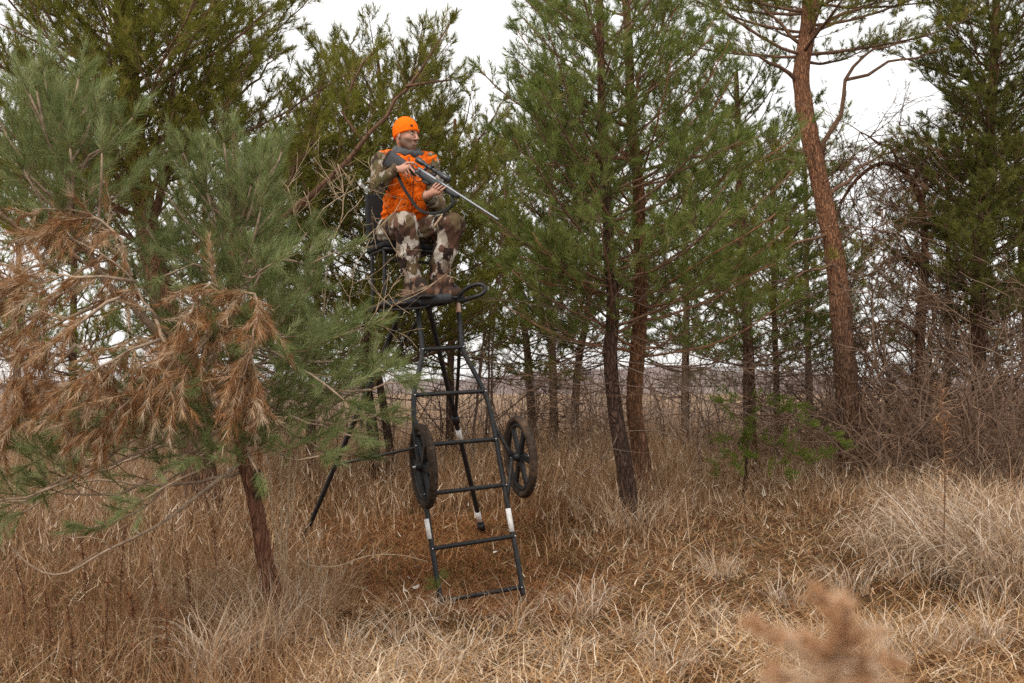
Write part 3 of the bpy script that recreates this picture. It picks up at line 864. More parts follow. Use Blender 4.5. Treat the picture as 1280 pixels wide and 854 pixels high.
def young_pine():
    d = 5.9
    b = GP(347, 800, d)
    path = catmull([b, P(342, 745, d), P(330, 690, d), P(318, 625, d - .02), P(303, 570, d), P(296, 500, d), P(290, 400, d), P(291, 300, d), P(294, 220, d), P(292, 165, d)], 0.05)
    root = thing('young_pine_tree', 'young blue-green pine with bent slender trunk and hanging brown dead boughs', 'tree', b)
    trunk_obj(path, taper(path, 0.056, 0.010, 0.8), M['bark_young'], root, 14)
    stub = catmull([P(318, 640, d), P(322, 610, d - .05), P(321, 588, d - .07)], 0.03)
    tubes('branch_stub', [(stub, np.linspace(0.03, 0.02, len(stub)))], 9, M['bark_low'], root, True, 0.1)
    T = Tree()
    O = lambda *a: [P(*q) for q in a]
    ex = [
        # second leader on the left
        (O((296, 500, d), (220, 430, d - .2), (130, 350, d - .35), (92, 278, d - .45), (80, 210, d - .5), (68, 150, d - .5), (55, 82, d - .5)), 0.03, .45),
        (O((90, 275, d - .45), (45, 225, d - .5), (15, 175, d - .6), (-10, 140, d - .6)), 0.013, .2),
        (O((84, 230, d - .45), (115, 195, d - .5), (140, 180, d - .55)), 0.010, .2),
        (O((110, 315, d - .4), (50, 300, d - .5), (0, 265, d - .55), (-40, 220, d - .6)), 0.013, .2),
        (O((292, 268, d), (320, 240, d - .1), (345, 205, d - .15), (352, 190, d - .15)), 0.010, .15),
        (O((290, 280, d), (260, 255, d - .2), (238, 225, d - .25)), 0.010, .15),
        (O((290, 330, d), (340, 322, d - .15), (385, 330, d - .2), (420, 315, d - .2)), 0.011, .2),
        (O((290, 345, d), (240, 335, d - .3), (205, 345, d - .5)), 0.011, .2),
        (O((290, 350, d), (315, 345, d - .5), (340, 330, d - .7)), 0.010, .15),
        (O((291, 410, d), (350, 420, d - .1), (410, 425, d - .2), (455, 410, d - .2)), 0.012, .25),
        (O((292, 450, d), (360, 470, d - .1), (420, 490, d - .2), (480, 480, d - .3), (500, 478, d - .3)), 0.013, .35),
        (O((294, 480, d), (345, 510, d - .3), (400, 535, d - .4), (440, 545, d - .5)), 0.012, .3),
        (O((294, 490, d), (250, 520, d - .2), (180, 540, d - .3), (110, 545, d - .4), (40, 580, d - .4)), 0.014, .3),
        (O((294, 440, d), (230, 470, d - .2), (150, 500, d - .3), (70, 520, d - .4)), 0.013, .35),
        (O((297, 520, d), (250, 560, d - .3), (190, 600, d - .3), (130, 620, d - .3), (60, 610, d - .3)), 0.012, .3),
        (O((296, 510, d), (280, 545, d - .5), (250, 570, d - .8)), 0.010, .2),
        (O((292, 430, d), (270, 440, d - .5), (250, 470, d - .8)), 0.010, .2),
        (O((291, 390, d), (330, 400, d - .4), (360, 440, d - .6)), 0.010, .2),
        (O((290, 360, d), (330, 365, d + .4), (370, 380, d + .6)), 0.011, .2),
        (O((293, 470, d), (330, 490, d + .4), (370, 500, d + .6)), 0.011, .2),
        (O((293, 470, d), (240, 500, d + .4), (190, 520, d + .6), (110, 560, d + .7)), 0.012, .25),
        (O((296, 500, d), (200, 560, d + .2), (120, 590, d + .3), (30, 640, d + .2)), 0.012, .3),
        (O((150, 368, d - .3), (80, 400, d - .1), (20, 440, d), (-30, 450, d)), 0.012, .25),
        (O((293, 455, d), (350, 455, d + .2), (410, 450, d + .3), (470, 455, d + .35)), 0.012, .25),
        (O((295, 500, d), (350, 530, d + .1), (400, 560, d + .1), (440, 570, d + .1)), 0.011, .25),
        (O((294, 475, d), (360, 490, d + .3), (420, 515, d + .45), (475, 520, d + .5)), 0.012, .3),
        (O((292, 420, d), (340, 440, d - .4), (390, 470, d - .6), (430, 500, d - .7)), 0.011, .3),
        (O((297, 525, d), (240, 575, d + .1), (170, 640, d + .1), (110, 660, d + .1)), 0.011, .35),
        (O((297, 515, d), (230, 540, d - .3), (160, 570, d - .5), (80, 600, d - .5), (10, 640, d - .5)), 0.012, .3),
        (O((294, 490, d), (240, 510, d + .6), (150, 560, d + .9), (60, 590, d + 1.0)), 0.012, .3),
        (O((296, 505, d), (360, 520, d - .1), (420, 530, d - .1), (470, 520, d - .1)), 0.011, .4),
        (O((292, 440, d), (370, 450, d), (440, 455, d + .1), (492, 470, d + .1)), 0.011, .4),
        (O((300, 545, d), (265, 575, d - .5), (225, 600, d - .7), (180, 625, d - .8)), 0.009, .25),
        (O((300, 540, d), (335, 560, d - .4), (370, 575, d - .6), (400, 570, d - .7)), 0.009, .25),
        (O((298, 525, d), (310, 560, d - .5), (322, 590, d - .8)), 0.008, .25),
        (O((150, 560, d - .5), (90, 600, d - .6), (30, 620, d - .6), (-20, 625, d - .6)), 0.009, .1),
    ]
    for pts, r, f in ex:
        q = catmull(pts, 0.09); q[1:-1] += rng.normal(size=q[1:-1].shape) * 0.008
        T.limb(q, r, 0.004, f0=f * 0.7, side_gap=0.115, side_k=0.42, side_max=0.36, shoot_gap=0.125, shoot_len=0.15, up=0.75, shoot_up=0.4)
    sec = catmull(ex[0][0], 0.05)
    kw = dict(side_gap=0.13, side_k=0.42, side_max=0.34, shoot_gap=0.13, shoot_len=0.15, shoot_up=0.35)
    whorls(T, path, 1.3, 2.55, 0.19, 5, lambda u: 0.85 - 0.45 * u, lambda u: 0.05 + 0.75 * u, lambda u: 0.009, 0.2, 0.7, **kw)
    whorls(T, sec, 2.15, 2.85, 0.20, 4, lambda u: 0.60 - 0.25 * u, lambda u: 0.3 + 0.6 * u, lambda u: 0.007, 0.15, 0.7, **kw)
    # leaders: long upright candles
    for a, bb, k in ((P(293, 300, d), P(292, 155, d), 9), (P(80, 210, d - .5), P(55, 80, d - .5), 8)):
        for t in np.linspace(0, 0.92, k):
            T.shoots.append((a + (bb - a) * t, nrm(bb - a), np.linalg.norm(bb - a) / k * 1.3))
    for c, dirs in ((P(294, 268, d), [(-.5, 0, 1), (.5, .2, 1), (.1, -.6, .9), (-.2, .5, 1)]), (P(80, 205, d - .5), [(-.6, 0, 1), (.5, .3, 1), (.1, -.5, 1)])):
        for v in dirs:
            q = path_from(c, v, 0.28, 3, 0.4, 0.06)
            T.twigs.append((q, np.linspace(0.005, 0.002, len(q))))
            T.shoots_on(q, 0.28, 0.05, 0.12, 0.3)
    # the long bare branch that droops to the grass
    q = catmull(O((303, 578, d), (262, 608, d - .2), (200, 655, d - .3), (130, 690, d - .4), (85, 716, d - .45), (55, 716, d - .45), (30, 700, d - .45), (14, 684, d - .45)), 0.06)
    tubes('bare_limb', [(q, np.linspace(0.013, 0.004, len(q)))], 7, M['grey_wood'], root, True, 0.1)
    for pts, r in ((O((296, 575, d), (330, 560, d - .2), (362, 552, d - .25), (380, 535, d - .25)), 0.007), (O((300, 590, d), (240, 605, d + .1), (180, 605, d + .2), (110, 602, d + .2), (40, 622, d + .2), (0, 630, d + .2)), 0.012),
                   (O((85, 716, d - .45), (110, 700, d - .4), (122, 690, d - .4)), 0.004), (O((140, 685, d - .4), (110, 670, d - .45), (95, 672, d - .45)), 0.004)):
        q = catmull(pts, 0.06); q[1:-1] += rng.normal(size=q[1:-1].shape) * 0.006
        tubes('bare_limb', [(q, np.linspace(r, 0.003, len(q)))], 6, M['grey_wood'], root, True, 0.1)
    finish_tree(T, root, M['grey_wood'], M['twig'], M['needle_blue'], 70, 0.080, 0.0028, 0.68, 0.0, tone=(0.0, 1.0), old=0.02, stems=True)
    # dead boughs with brown needles
    D = Tree()
    dd = d - 0.6
    spines = [
        O((262, 470, d), (225, 440, d - .3), (195, 400, dd), (165, 350, dd), (120, 312, dd), (60, 292, dd), (0, 300, dd)),
        O((170, 352, dd), (130, 345, dd - .1), (80, 348, dd - .1), (20, 360, dd - .1), (-20, 380, dd)),
        O((165, 345, dd), (150, 300, dd), (115, 268, dd), (70, 262, dd), (40, 268, dd)),
        O((150, 372, dd - .1), (100, 400, dd - .2), (50, 440, dd - .2), (-10, 490, dd - .2)),
        O((110, 345, dd), (60, 380, dd - .1), (10, 420, dd - .1), (-30, 450, dd)),
        O((195, 400, dd), (205, 430, dd - .1), (190, 470, dd - .15), (150, 510, dd - .2), (110, 535, dd - .2)),
        O((200, 425, dd - .1), (160, 440, dd - .2), (110, 470, dd - .2), (80, 490, dd - .2)),
        O((290, 395, d - .1), (280, 362, dd), (262, 355, dd - .1), (238, 390, dd - .2), (225, 440, dd - .2), (205, 470, dd - .2)),
        O((285, 380, d - .2), (310, 365, dd), (322, 380, dd - .1), (316, 430, dd - .15), (298, 480, dd - .2)),
        O((300, 372, dd), (270, 410, dd - .1), (240, 450, dd - .2), (225, 480, dd - .2)),
        O((255, 500, d - .2), (200, 500, dd), (150, 500, dd - .1), (90, 520, dd - .1)),
        O((310, 430, dd), (316, 460, dd - .1), (312, 500, dd - .1)),
        O((95, 430, dd), (60, 470, dd), (20, 520, dd), (-10, 560, dd)),
        O((60, 330, dd), (20, 345, dd - .1), (-30, 390, dd - .1)),
    ]
    for pts in spines:
        q = catmull(pts, 0.06); q[1:-1] += rng.normal(size=q[1:-1].shape) * 0.006
        tubes('dead_limb', [(q, np.linspace(0.010, 0.003, len(q)))], 6, M['grey_wood'], root, True, 0.1)
        s = 0.22
        while s < 1.0:
            p, dr = along(q, s)
            l = rng.uniform(0.16, 0.34)
            v = nrm(dr * 0.55 + rng.normal(size=3) * 0.55 + np.array((-0.30, -0.05, -0.45)))
            w = path_from(p, v, l, 4, -0.5, 0.10)
            D.twigs.append((w, np.linspace(0.0035, 0.0015, len(w))))
            for k in range(4):
                D.shoots.append((w[k], nrm(w[k + 1] - w[k]), l / 4 * 1.2))
                if rng.random() < 0.55:
                    v2 = nrm(w[k + 1] - w[k]) + rng.normal(size=3) * 0.5 + np.array((-0.1, 0, -0.4))
                    D.shoots.append((w[k], nrm(v2), rng.uniform(0.08, 0.16)))
            s += rng.uniform(0.024, 0.062)
    o = tubes('dead_twigs', D.twigs, 3, M['pale_twig'], root, True, cap=False); o['kind'] = 'stuff'
    st = np.array([s[0] for s in D.shoots]); di = np.array([s[1] for s in D.shoots]); le = np.array([s[2] for s in D.shoots])
    o = obj('dead_needles', needle_mesh('dead_needles', st, di, le, 24, 0.074, 0.0036, 0.66, 0.15, tone_sd=0.30), M['needle_brown'], root)
    o['kind'] = 'stuff'

def low_green_bough():
    d = 11.0
    b = GP(930, 600, d)
    root = thing('pine_sapling', 'small fresh green pine sapling in the grass before the bent trunk', 'tree', b)
    T = Tree()
    O = lambda *a: [P(*q) for q in a]
    path = catmull([b, P(934, 560, d), P(940, 510, d), P(945, 490, d)], 0.05)
    trunk_obj(path, taper(path, 0.022, 0.008), M['bark_low'], root, 8)
    for pts in (O((938, 520, d), (975, 520, d - .2), (1010, 535, d - .3), (1050, 552, d - .4)), O((936, 545, d), (970, 560, d - .2), (1005, 575, d - .3), (1030, 568, d - .3)), O((938, 530, d), (920, 520, d - .3), (900, 505, d - .4)),
                O((934, 560, d), (915, 575, d - .2), (900, 585, d - .3)), O((936, 550, d), (955, 580, d - .4), (980, 592, d - .6)), O((944, 495, d), (965, 505, d - .2), (995, 508, d - .3)), O((944, 495, d), (930, 500, d + .2), (905, 500, d + .3)),
                O((936, 540, d), (920, 555, d - .4), (925, 580, d - .7))):
        q = catmull(pts, 0.1)
        T.limb(q, 0.009, 0.003, f0=0.2, side_gap=0.10, side_k=0.35, side_max=0.35, shoot_gap=0.08, up=0.3)
    finish_tree(T, root, M['limb'], M['twig'], M['needle_fresh'], 40, 0.075, 0.0042, 0.75, 0.0, limb_sides=5, old=0.0)

def seedling():
    b = GP(545, 738, 6.75)
    root = thing('pine_seedling', 'tiny green pine seedling against the ladder rail near the ground', 'seedling', b)
    q = catmull([b, b + np.array((0.0, 0, 0.10)), b + np.array((0.01, 0, 0.20))], 0.03)
    tubes('stem', [(q, np.linspace(0.004, 0.002, len(q)))], 6, M['twig'], root)
    T = Tree()
    for v in ((0, 0, 1), (.8, 0, .5), (-.8, .1, .5), (.2, -.8, .6), (-.5, -.4, .8), (.6, .4, .8), (-1, 0, .1)):
        T.shoots.append((q[-1] - np.array((0, 0, rng.uniform(0, .1))), nrm(v), 0.07))
    st = np.array([s[0] for s in T.shoots]); di = np.array([s[1] for s in T.shoots]); le = np.array([s[2] for s in T.shoots])
    o = obj('needles', needle_mesh('needles', st, di, le, 45, 0.05, 0.0026, 0.75), M['needle_green'], root); o['kind'] = 'stuff'
seedling()
tree_left_big()
tree_centre()
tree_right()
tree_far_right()
tree_behind_hunter()
background_pines()
young_pine()
low_green_bough()

# ------------------------------------------------------------------ bare shrubs
def grow_bare(out, p, d, L, r, level, wob, up, kids, shrink=0.62, droop=0.0):
    n = max(3, int(L / 0.14))
    q = path_from(p, d, L, n, up, wob)
    out.append((q, np.linspace(r, max(r * 0.35, 0.0014), len(q))))
    if level == 0: return
    for _ in range(max(1, int(round(kids + rng.normal() * 0.7)))):
        i = rng.integers(1, len(q) - 1) if len(q) > 2 else 1
        dd = nrm(q[i + 1] - q[i])
        v = dd + nrm(rng.normal(size=3)) * rng.uniform(0.5, 1.1) + np.array((0, 0, -droop))
        grow_bare(out, q[i], v, L * shrink * rng.uniform(0.6, 1.2), r * 0.55, level - 1, wob * 1.15, up, kids, shrink, droop)

def bare_shrub(label, base, stems, height, spread, level, mat, kids=3, wob=0.13, r=0.014, group=None, up=0.2, name='bare_shrub', droop=0.0):
    root = thing(name, label, 'shrub', base, group)
    for k in range(stems):
        az = rng.random() * 6.28
        v = np.array((math.cos(az) * spread, math.sin(az) * spread, 1.0))
        p = np.array(base) + np.array((math.cos(az), math.sin(az), 0)) * rng.uniform(0.02, 0.14)
        p[2] = float(G(p[0], p[1])) - 0.03
        out = []
        grow_bare(out, p, v, height * rng.uniform(0.7, 1.1), r * rng.uniform(0.7, 1.2), level, wob, up, kids, droop=droop)
        tubes('stem', [out[0]], 6, mat[0], root, True, 0.1)
        v_, q_, t_ = tube_arrays(out[1:], 3, False)
        rnd = np.clip(rng.normal(0.5, 0.2), 0, 1) + np.zeros(len(q_)) + rng.normal(0, 0.12, len(q_))
        o = obj('twigs', make_mesh('twigs', v_, None, q_, {'rnd': ('FACE', np.clip(rnd, 0, 1))}, True), mat[1], root)
        o['kind'] = 'stuff'
    return root

def thicket():
    B = (M['dead_twig'], M['brush'])
    g = 'bare shrubs in the thicket around the dead brown pine'
    lab = 'leafless tangled brown shrub in the thicket around the dead brown pine'
    protos = []
    for k, (px, d, st, h, sp) in enumerate(((1105, 12.3, 6, 1.9, .5), (1150, 12.8, 7, 2.2, .5), (1195, 12.2, 6, 1.9, .6), (1245, 12.6, 7, 2.3, .5))):
        protos.append(bare_shrub(lab, GP(px, 560, d), st, h, sp, 3, B, 3.6, 0.15, 0.018, g, 0.05, droop=0.12))
    for k, (px, d, s) in enumerate(((1290, 12.0, 1.0), (1125, 14.2, 1.25), (1185, 14.6, 1.3), (1265, 14.4, 1.3), (1085, 13.6, 1.1), (1220, 13.4, 1.25), (1340, 13.2, 1.2), (1150, 16.0, 1.5), (1240, 16.5, 1.5), (1100, 17.0, 1.4), (1310, 15.5, 1.4), (1170, 13.3, 1.35), (1255, 11.6, .9), (1215, 15.0, 1.5), (1060, 15.5, 1.1))):
        dup(protos[k % 4], GP(px, 560, d), 1.0 + k * 1.7, s, lab, g)
    g2 = 'leafless shrubs between the background pines'
    lab2 = 'leafless reddish-brown shrub standing in the tall grass between background pines'
    protos = []
    for px, d, st, h, sp in ((610, 14.6, 6, 1.5, .5), (740, 14.0, 6, 1.5, .5), (880, 13.5, 6, 1.6, .5)):
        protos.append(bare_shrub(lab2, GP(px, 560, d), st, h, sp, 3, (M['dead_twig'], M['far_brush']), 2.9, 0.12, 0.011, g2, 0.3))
    for k, (px, d, s) in enumerate(((910, 15.5, 1.1), (830, 16.0, 1.2), (560, 16.0, 1.2), (350, 14.0, 1.0), (60, 14.5, 1.1), (985, 14.6, 1.1), (1025, 15.5, 1.1), (960, 17.5, 1.3), (780, 15.0, 1.0),  (650, 16.5, 1.1), (430, 16.0, 1.1), (500, 17.0, 1.2), (200, 15.0, 1.1), (130, 17.0, 1.2), (280, 17.0, 1.2), (1000, 19.0, 1.2), (740, 20.0, 1.2), (470, 20.0, 1.2), (20, 18.0, 1.3), )):
        dup(protos[k % 3], GP(px, 560, d), 0.5 + k * 2.1, s, lab2, g2)
    bare_shrub('slender leafless sapling whose thin upright branches rise behind the rifle', GP(600, 560, 13.5), 3, 4.6, .10, 2, (M['dead_twig'], M['brush']), 4.0, 0.05, 0.022, None, 0.5, 'bare_sapling')

def dead_pine():
    """bent-over dead conifer with brown tangled top right of the thick trunk"""
    d = 13.8
    b = GP(1160, 570, d)
    root = thing('dead_pine_tree', 'dead pine with arching bole and tangled brown twig crown beside the bent trunk', 'tree', b)
    O = lambda *a: [P(*q) for q in a]
    path = catmull([b] + O((1152, 500, d), (1150, 420, d), (1156, 330, d), (1150, 250, d), (1130, 215, d), (1100, 205, d), (1070, 225, d), (1050, 255, d)), 0.08)
    trunk_obj(path, taper(path, 0.095, 0.02), M['bark_low'], root, 12)
    out = []
    T = Tree()
    lim = [O((1150, 250, d), (1175, 215, d), (1195, 190, d), (1206, 145, d)), O((1130, 215, d), (1110, 185, d - .2), (1075, 165, d - .2)), O((1154, 300, d), (1190, 270, d), (1220, 260, d)),
           O((1153, 330, d), (1120, 320, d - .3), (1085, 345, d - .4)), O((1152, 380, d), (1190, 360, d - .3), (1230, 370, d - .4)), O((1140, 230, d), (1160, 190, d + .2), (1150, 160, d + .2)),
           O((1154, 345, d), (1130, 300, d - .4), (1090, 285, d - .6)), O((1150, 420, d), (1110, 400, d - .3), (1080, 420, d - .4))]
    for pts in lim:
        q = catmull(pts, 0.14); q[1:-1] += rng.normal(size=q[1:-1].shape) * 0.02
        tubes('limb', [(q, np.linspace(0.032, 0.009, len(q)))], 6, M['limb'], root, True, 0.1)
    for q in [path[int(len(path) * .45):]] + [catmull(p, 0.14) for p in lim]:
        for _ in range(24 if len(q) < 30 else 70):
            i = rng.integers(1, len(q))
            v = nrm(rng.normal(size=3)) + np.array((0, 0, -0.25))
            grow_bare(out, q[i], v, rng.uniform(0.5, 1.1), 0.009, 2, 0.17, -0.1, 2.8, 0.62, 0.2)
    v_, q_, t_ = tube_arrays(out, 3, False)
    o = obj('twigs', make_mesh('twigs', v_, None, q_, {'rnd': ('FACE', np.clip(rng.normal(0.5, 0.22, len(q_)), 0, 1))}, True), M['brush'], root); o['kind'] = 'stuff'
    # sprays of dead brown needles still on the top
    sel = [q for q, r in out if len(q) <= 5 and q[0][2] > 3.2]
    idx = rng.choice(len(sel), min(len(sel), 1100), replace=False)
    st = np.array([sel[i][-2] for i in idx]); di = np.array([sel[i][-1] - sel[i][-2] for i in idx]); le = np.full(len(idx), 0.14)
    o = obj('dead_needles', needle_mesh('dead_needles', st, di, le, 22, 0.07, 0.0048, 0.7, 0.2), M['needle_rust'], root); o['kind'] = 'stuff'

def pale_sapling():
    """bare pale twigs in front of the seat"""
    d = 6.4
    b = GP(352, 760, d)
    root = thing('bare_sapling', 'bare sapling with pale straw coloured twigs reaching up beside the hunter', 'shrub', b)
    O = lambda *a: [P(*q) for q in a]
    stems = [
        O((352, 745, d), (358, 640, d), (366, 560, d), (398, 500, d), (428, 465, d), (455, 415, d), (476, 380, d), (500, 350, d + .1)),
        O((350, 745, d), (352, 640, d), (350, 560, d), (352, 480, d), (372, 400, d), (385, 330, d), (392, 280, d), (380, 240, d)),
        O((354, 745, d), (362, 650, d), (372, 560, d), (380, 470, d), (402, 400, d), (410, 330, d), (425, 280, d), (455, 245, d)),
        O((352, 750, d), (342, 660, d), (340, 560, d), (348, 460, d), (355, 410, d)),
        O((428, 465, d), (440, 420, d), (438, 370, d), (445, 330, d), (462, 300, d)),
        O((455, 415, d), (490, 385, d), (520, 370, d), (548, 350, d)),
        O((410, 330, d), (440, 305, d), (468, 290, d), (488, 270, d)),
        O((392, 280, d), (418, 250, d), (448, 232, d), (470, 222, d)),
        O((390, 300, d), (370, 270, d), (360, 235, d)),
        O((425, 280, d), (430, 240, d), (422, 205, d)),
    ]
    tw = []
    for k, pts in enumerate(stems):
        q = catmull(pts, 0.07); q[1:-1] += rng.normal(size=q[1:-1].shape) * 0.007
        tubes('stem', [(q, np.linspace(0.008 if k < 4 else 0.004, 0.0022, len(q)))], 5, M['pale_twig'], root, True, 0.1)
        for _ in range(12 if k < 4 else 7):
            i = rng.integers(len(q) // 3, len(q))
            grow_bare(tw, q[i], nrm(rng.normal(size=3)) + np.array((0.3, 0, 0.3)), rng.uniform(0.12, 0.36), 0.0026, 1, 0.16, 0.1, 2.2)
    o = tubes('twigs', tw, 3, M['pale_twig'], root, True, cap=False); o['kind'] = 'stuff'

def far_thicket():
    """grey-red mass of brush far behind the tall grass"""
    N = 10000
    y = rng.uniform(17, 36, N); x = (rng.random(N) * 2 - 1) * (y * 0.62 + 1)
    clump = np.sin(x * 0.9 + 1.3 * np.sin(y * 0.5)) * 0.5 + 0.5
    h = rng.uniform(0.9, 2.6, N) * (0.55 + 0.75 * clump) * (0.8 + y / 60)
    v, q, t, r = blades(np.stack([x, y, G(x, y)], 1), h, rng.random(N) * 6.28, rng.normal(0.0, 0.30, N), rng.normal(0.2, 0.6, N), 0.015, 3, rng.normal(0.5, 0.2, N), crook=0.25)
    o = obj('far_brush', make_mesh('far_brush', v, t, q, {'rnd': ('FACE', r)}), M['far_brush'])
    o['kind'] = 'stuff'; tag(o, 'far hazy mass of reddish-grey brush behind the tall dry grass', 'brush')

# ------------------------------------------------------------------ grass
def blades(root, h, az, th0, th1, width, K, tone, crook=0.0, twist=0.5, taper_from=0.0):
    """curved grass blades: th0 lean at the root, th1 added lean along the blade (radians)"""
    N = len(root)
    h = np.asarray(h); width = np.broadcast_to(np.asarray(width, float), (N,))
    out = np.stack([np.cos(az), np.sin(az), np.zeros(N)], 1)
    sidev = np.stack([-np.sin(az), np.cos(az), np.zeros(N)], 1)
    p = np.array(root, float)
    pts = [p.copy()]
    kink = np.zeros(N)
    for k in range(K):
        th = th0 + th1 * ((k + 0.5) / K) ** 1.3
        if crook:
            kink = kink + rng.normal(0, crook, N)
        dirv = out * np.sin(th)[:, None] + np.array((0, 0, 1.0)) * np.cos(th)[:, None] + sidev * kink[:, None]
        dirv = nrm(dirv)
        p = p + dirv * (h / K)[:, None]
        pts.append(p.copy())
    pts = np.stack(pts, 1)                          # N, K+1, 3
    tw = rng.normal(0, twist, N)
    sv = sidev * np.cos(tw)[:, None] + out * np.sin(tw)[:, None]
    wk = np.linspace(1, 0.35, K)                    # width at the lower K sections
    L = pts[:, :K] - sv[:, None, :] * (width[:, None] * wk[None, :] / 2)[:, :, None]
    Rr = pts[:, :K] + sv[:, None, :] * (width[:, None] * wk[None, :] / 2)[:, :, None]
    tip = pts[:, K:K + 1]
    V = np.concatenate([L, Rr, tip], 1)             # N, 2K+1, 3
    nv = 2 * K + 1
    b0 = (np.arange(N) * nv)[:, None]
    T = np.concatenate([b0 + (K - 1), b0 + (2 * K - 1), b0 + 2 * K], 1)
    Q = None
    if K > 1:
        ks = np.arange(K - 1)[None, :]
        Q = np.stack([b0 + ks, b0 + K + ks, b0 + K + ks + 1, b0 + ks + 1], -1).reshape(-1, 4)
    tone = np.clip(np.broadcast_to(tone, (N,)), 0, 1)
    r = np.concatenate([tone, np.repeat(tone, K - 1)])
    return V.reshape(-1, 3), Q, T, r

def add_blades(name, mat, label, *a, **k):
    v, q, t, r = blades(*a, **k)
    o = obj(name, make_mesh(name, v, t, q, {'rnd': ('FACE', r)}), mat)
    o['kind'] = 'stuff'; tag(o, label, 'grass')
    return o

def fbm(x, y, f, seed=0.0):
    v = np.zeros_like(x); a = 1.0; s = 0
    for k in range(4):
        v += a * np.sin(x * f * 1.13 + 1.7 * np.sin(y * f * 0.83 + seed + k) + seed) * np.cos(y * f * 1.07 + 1.3 * np.sin(x * f * 0.71 - seed) + 2 * k)
        s += a; a *= 0.55; f *= 1.9
    return v / s

def field(N, y0, y1, pw=1.0, k=0.60, m=0.6):
    """random points over the ground wedge the camera sees, even in picture density when pw = 0.5"""
    u = rng.random(N)
    y = y0 * (y1 / y0) ** u if pw == 0.5 else y0 + (y1 - y0) * u
    x = (rng.random(N) * 2 - 1) * (y * k + m)
    return x, y

def px_of(x, y):
    return 640 + x / y * FPX

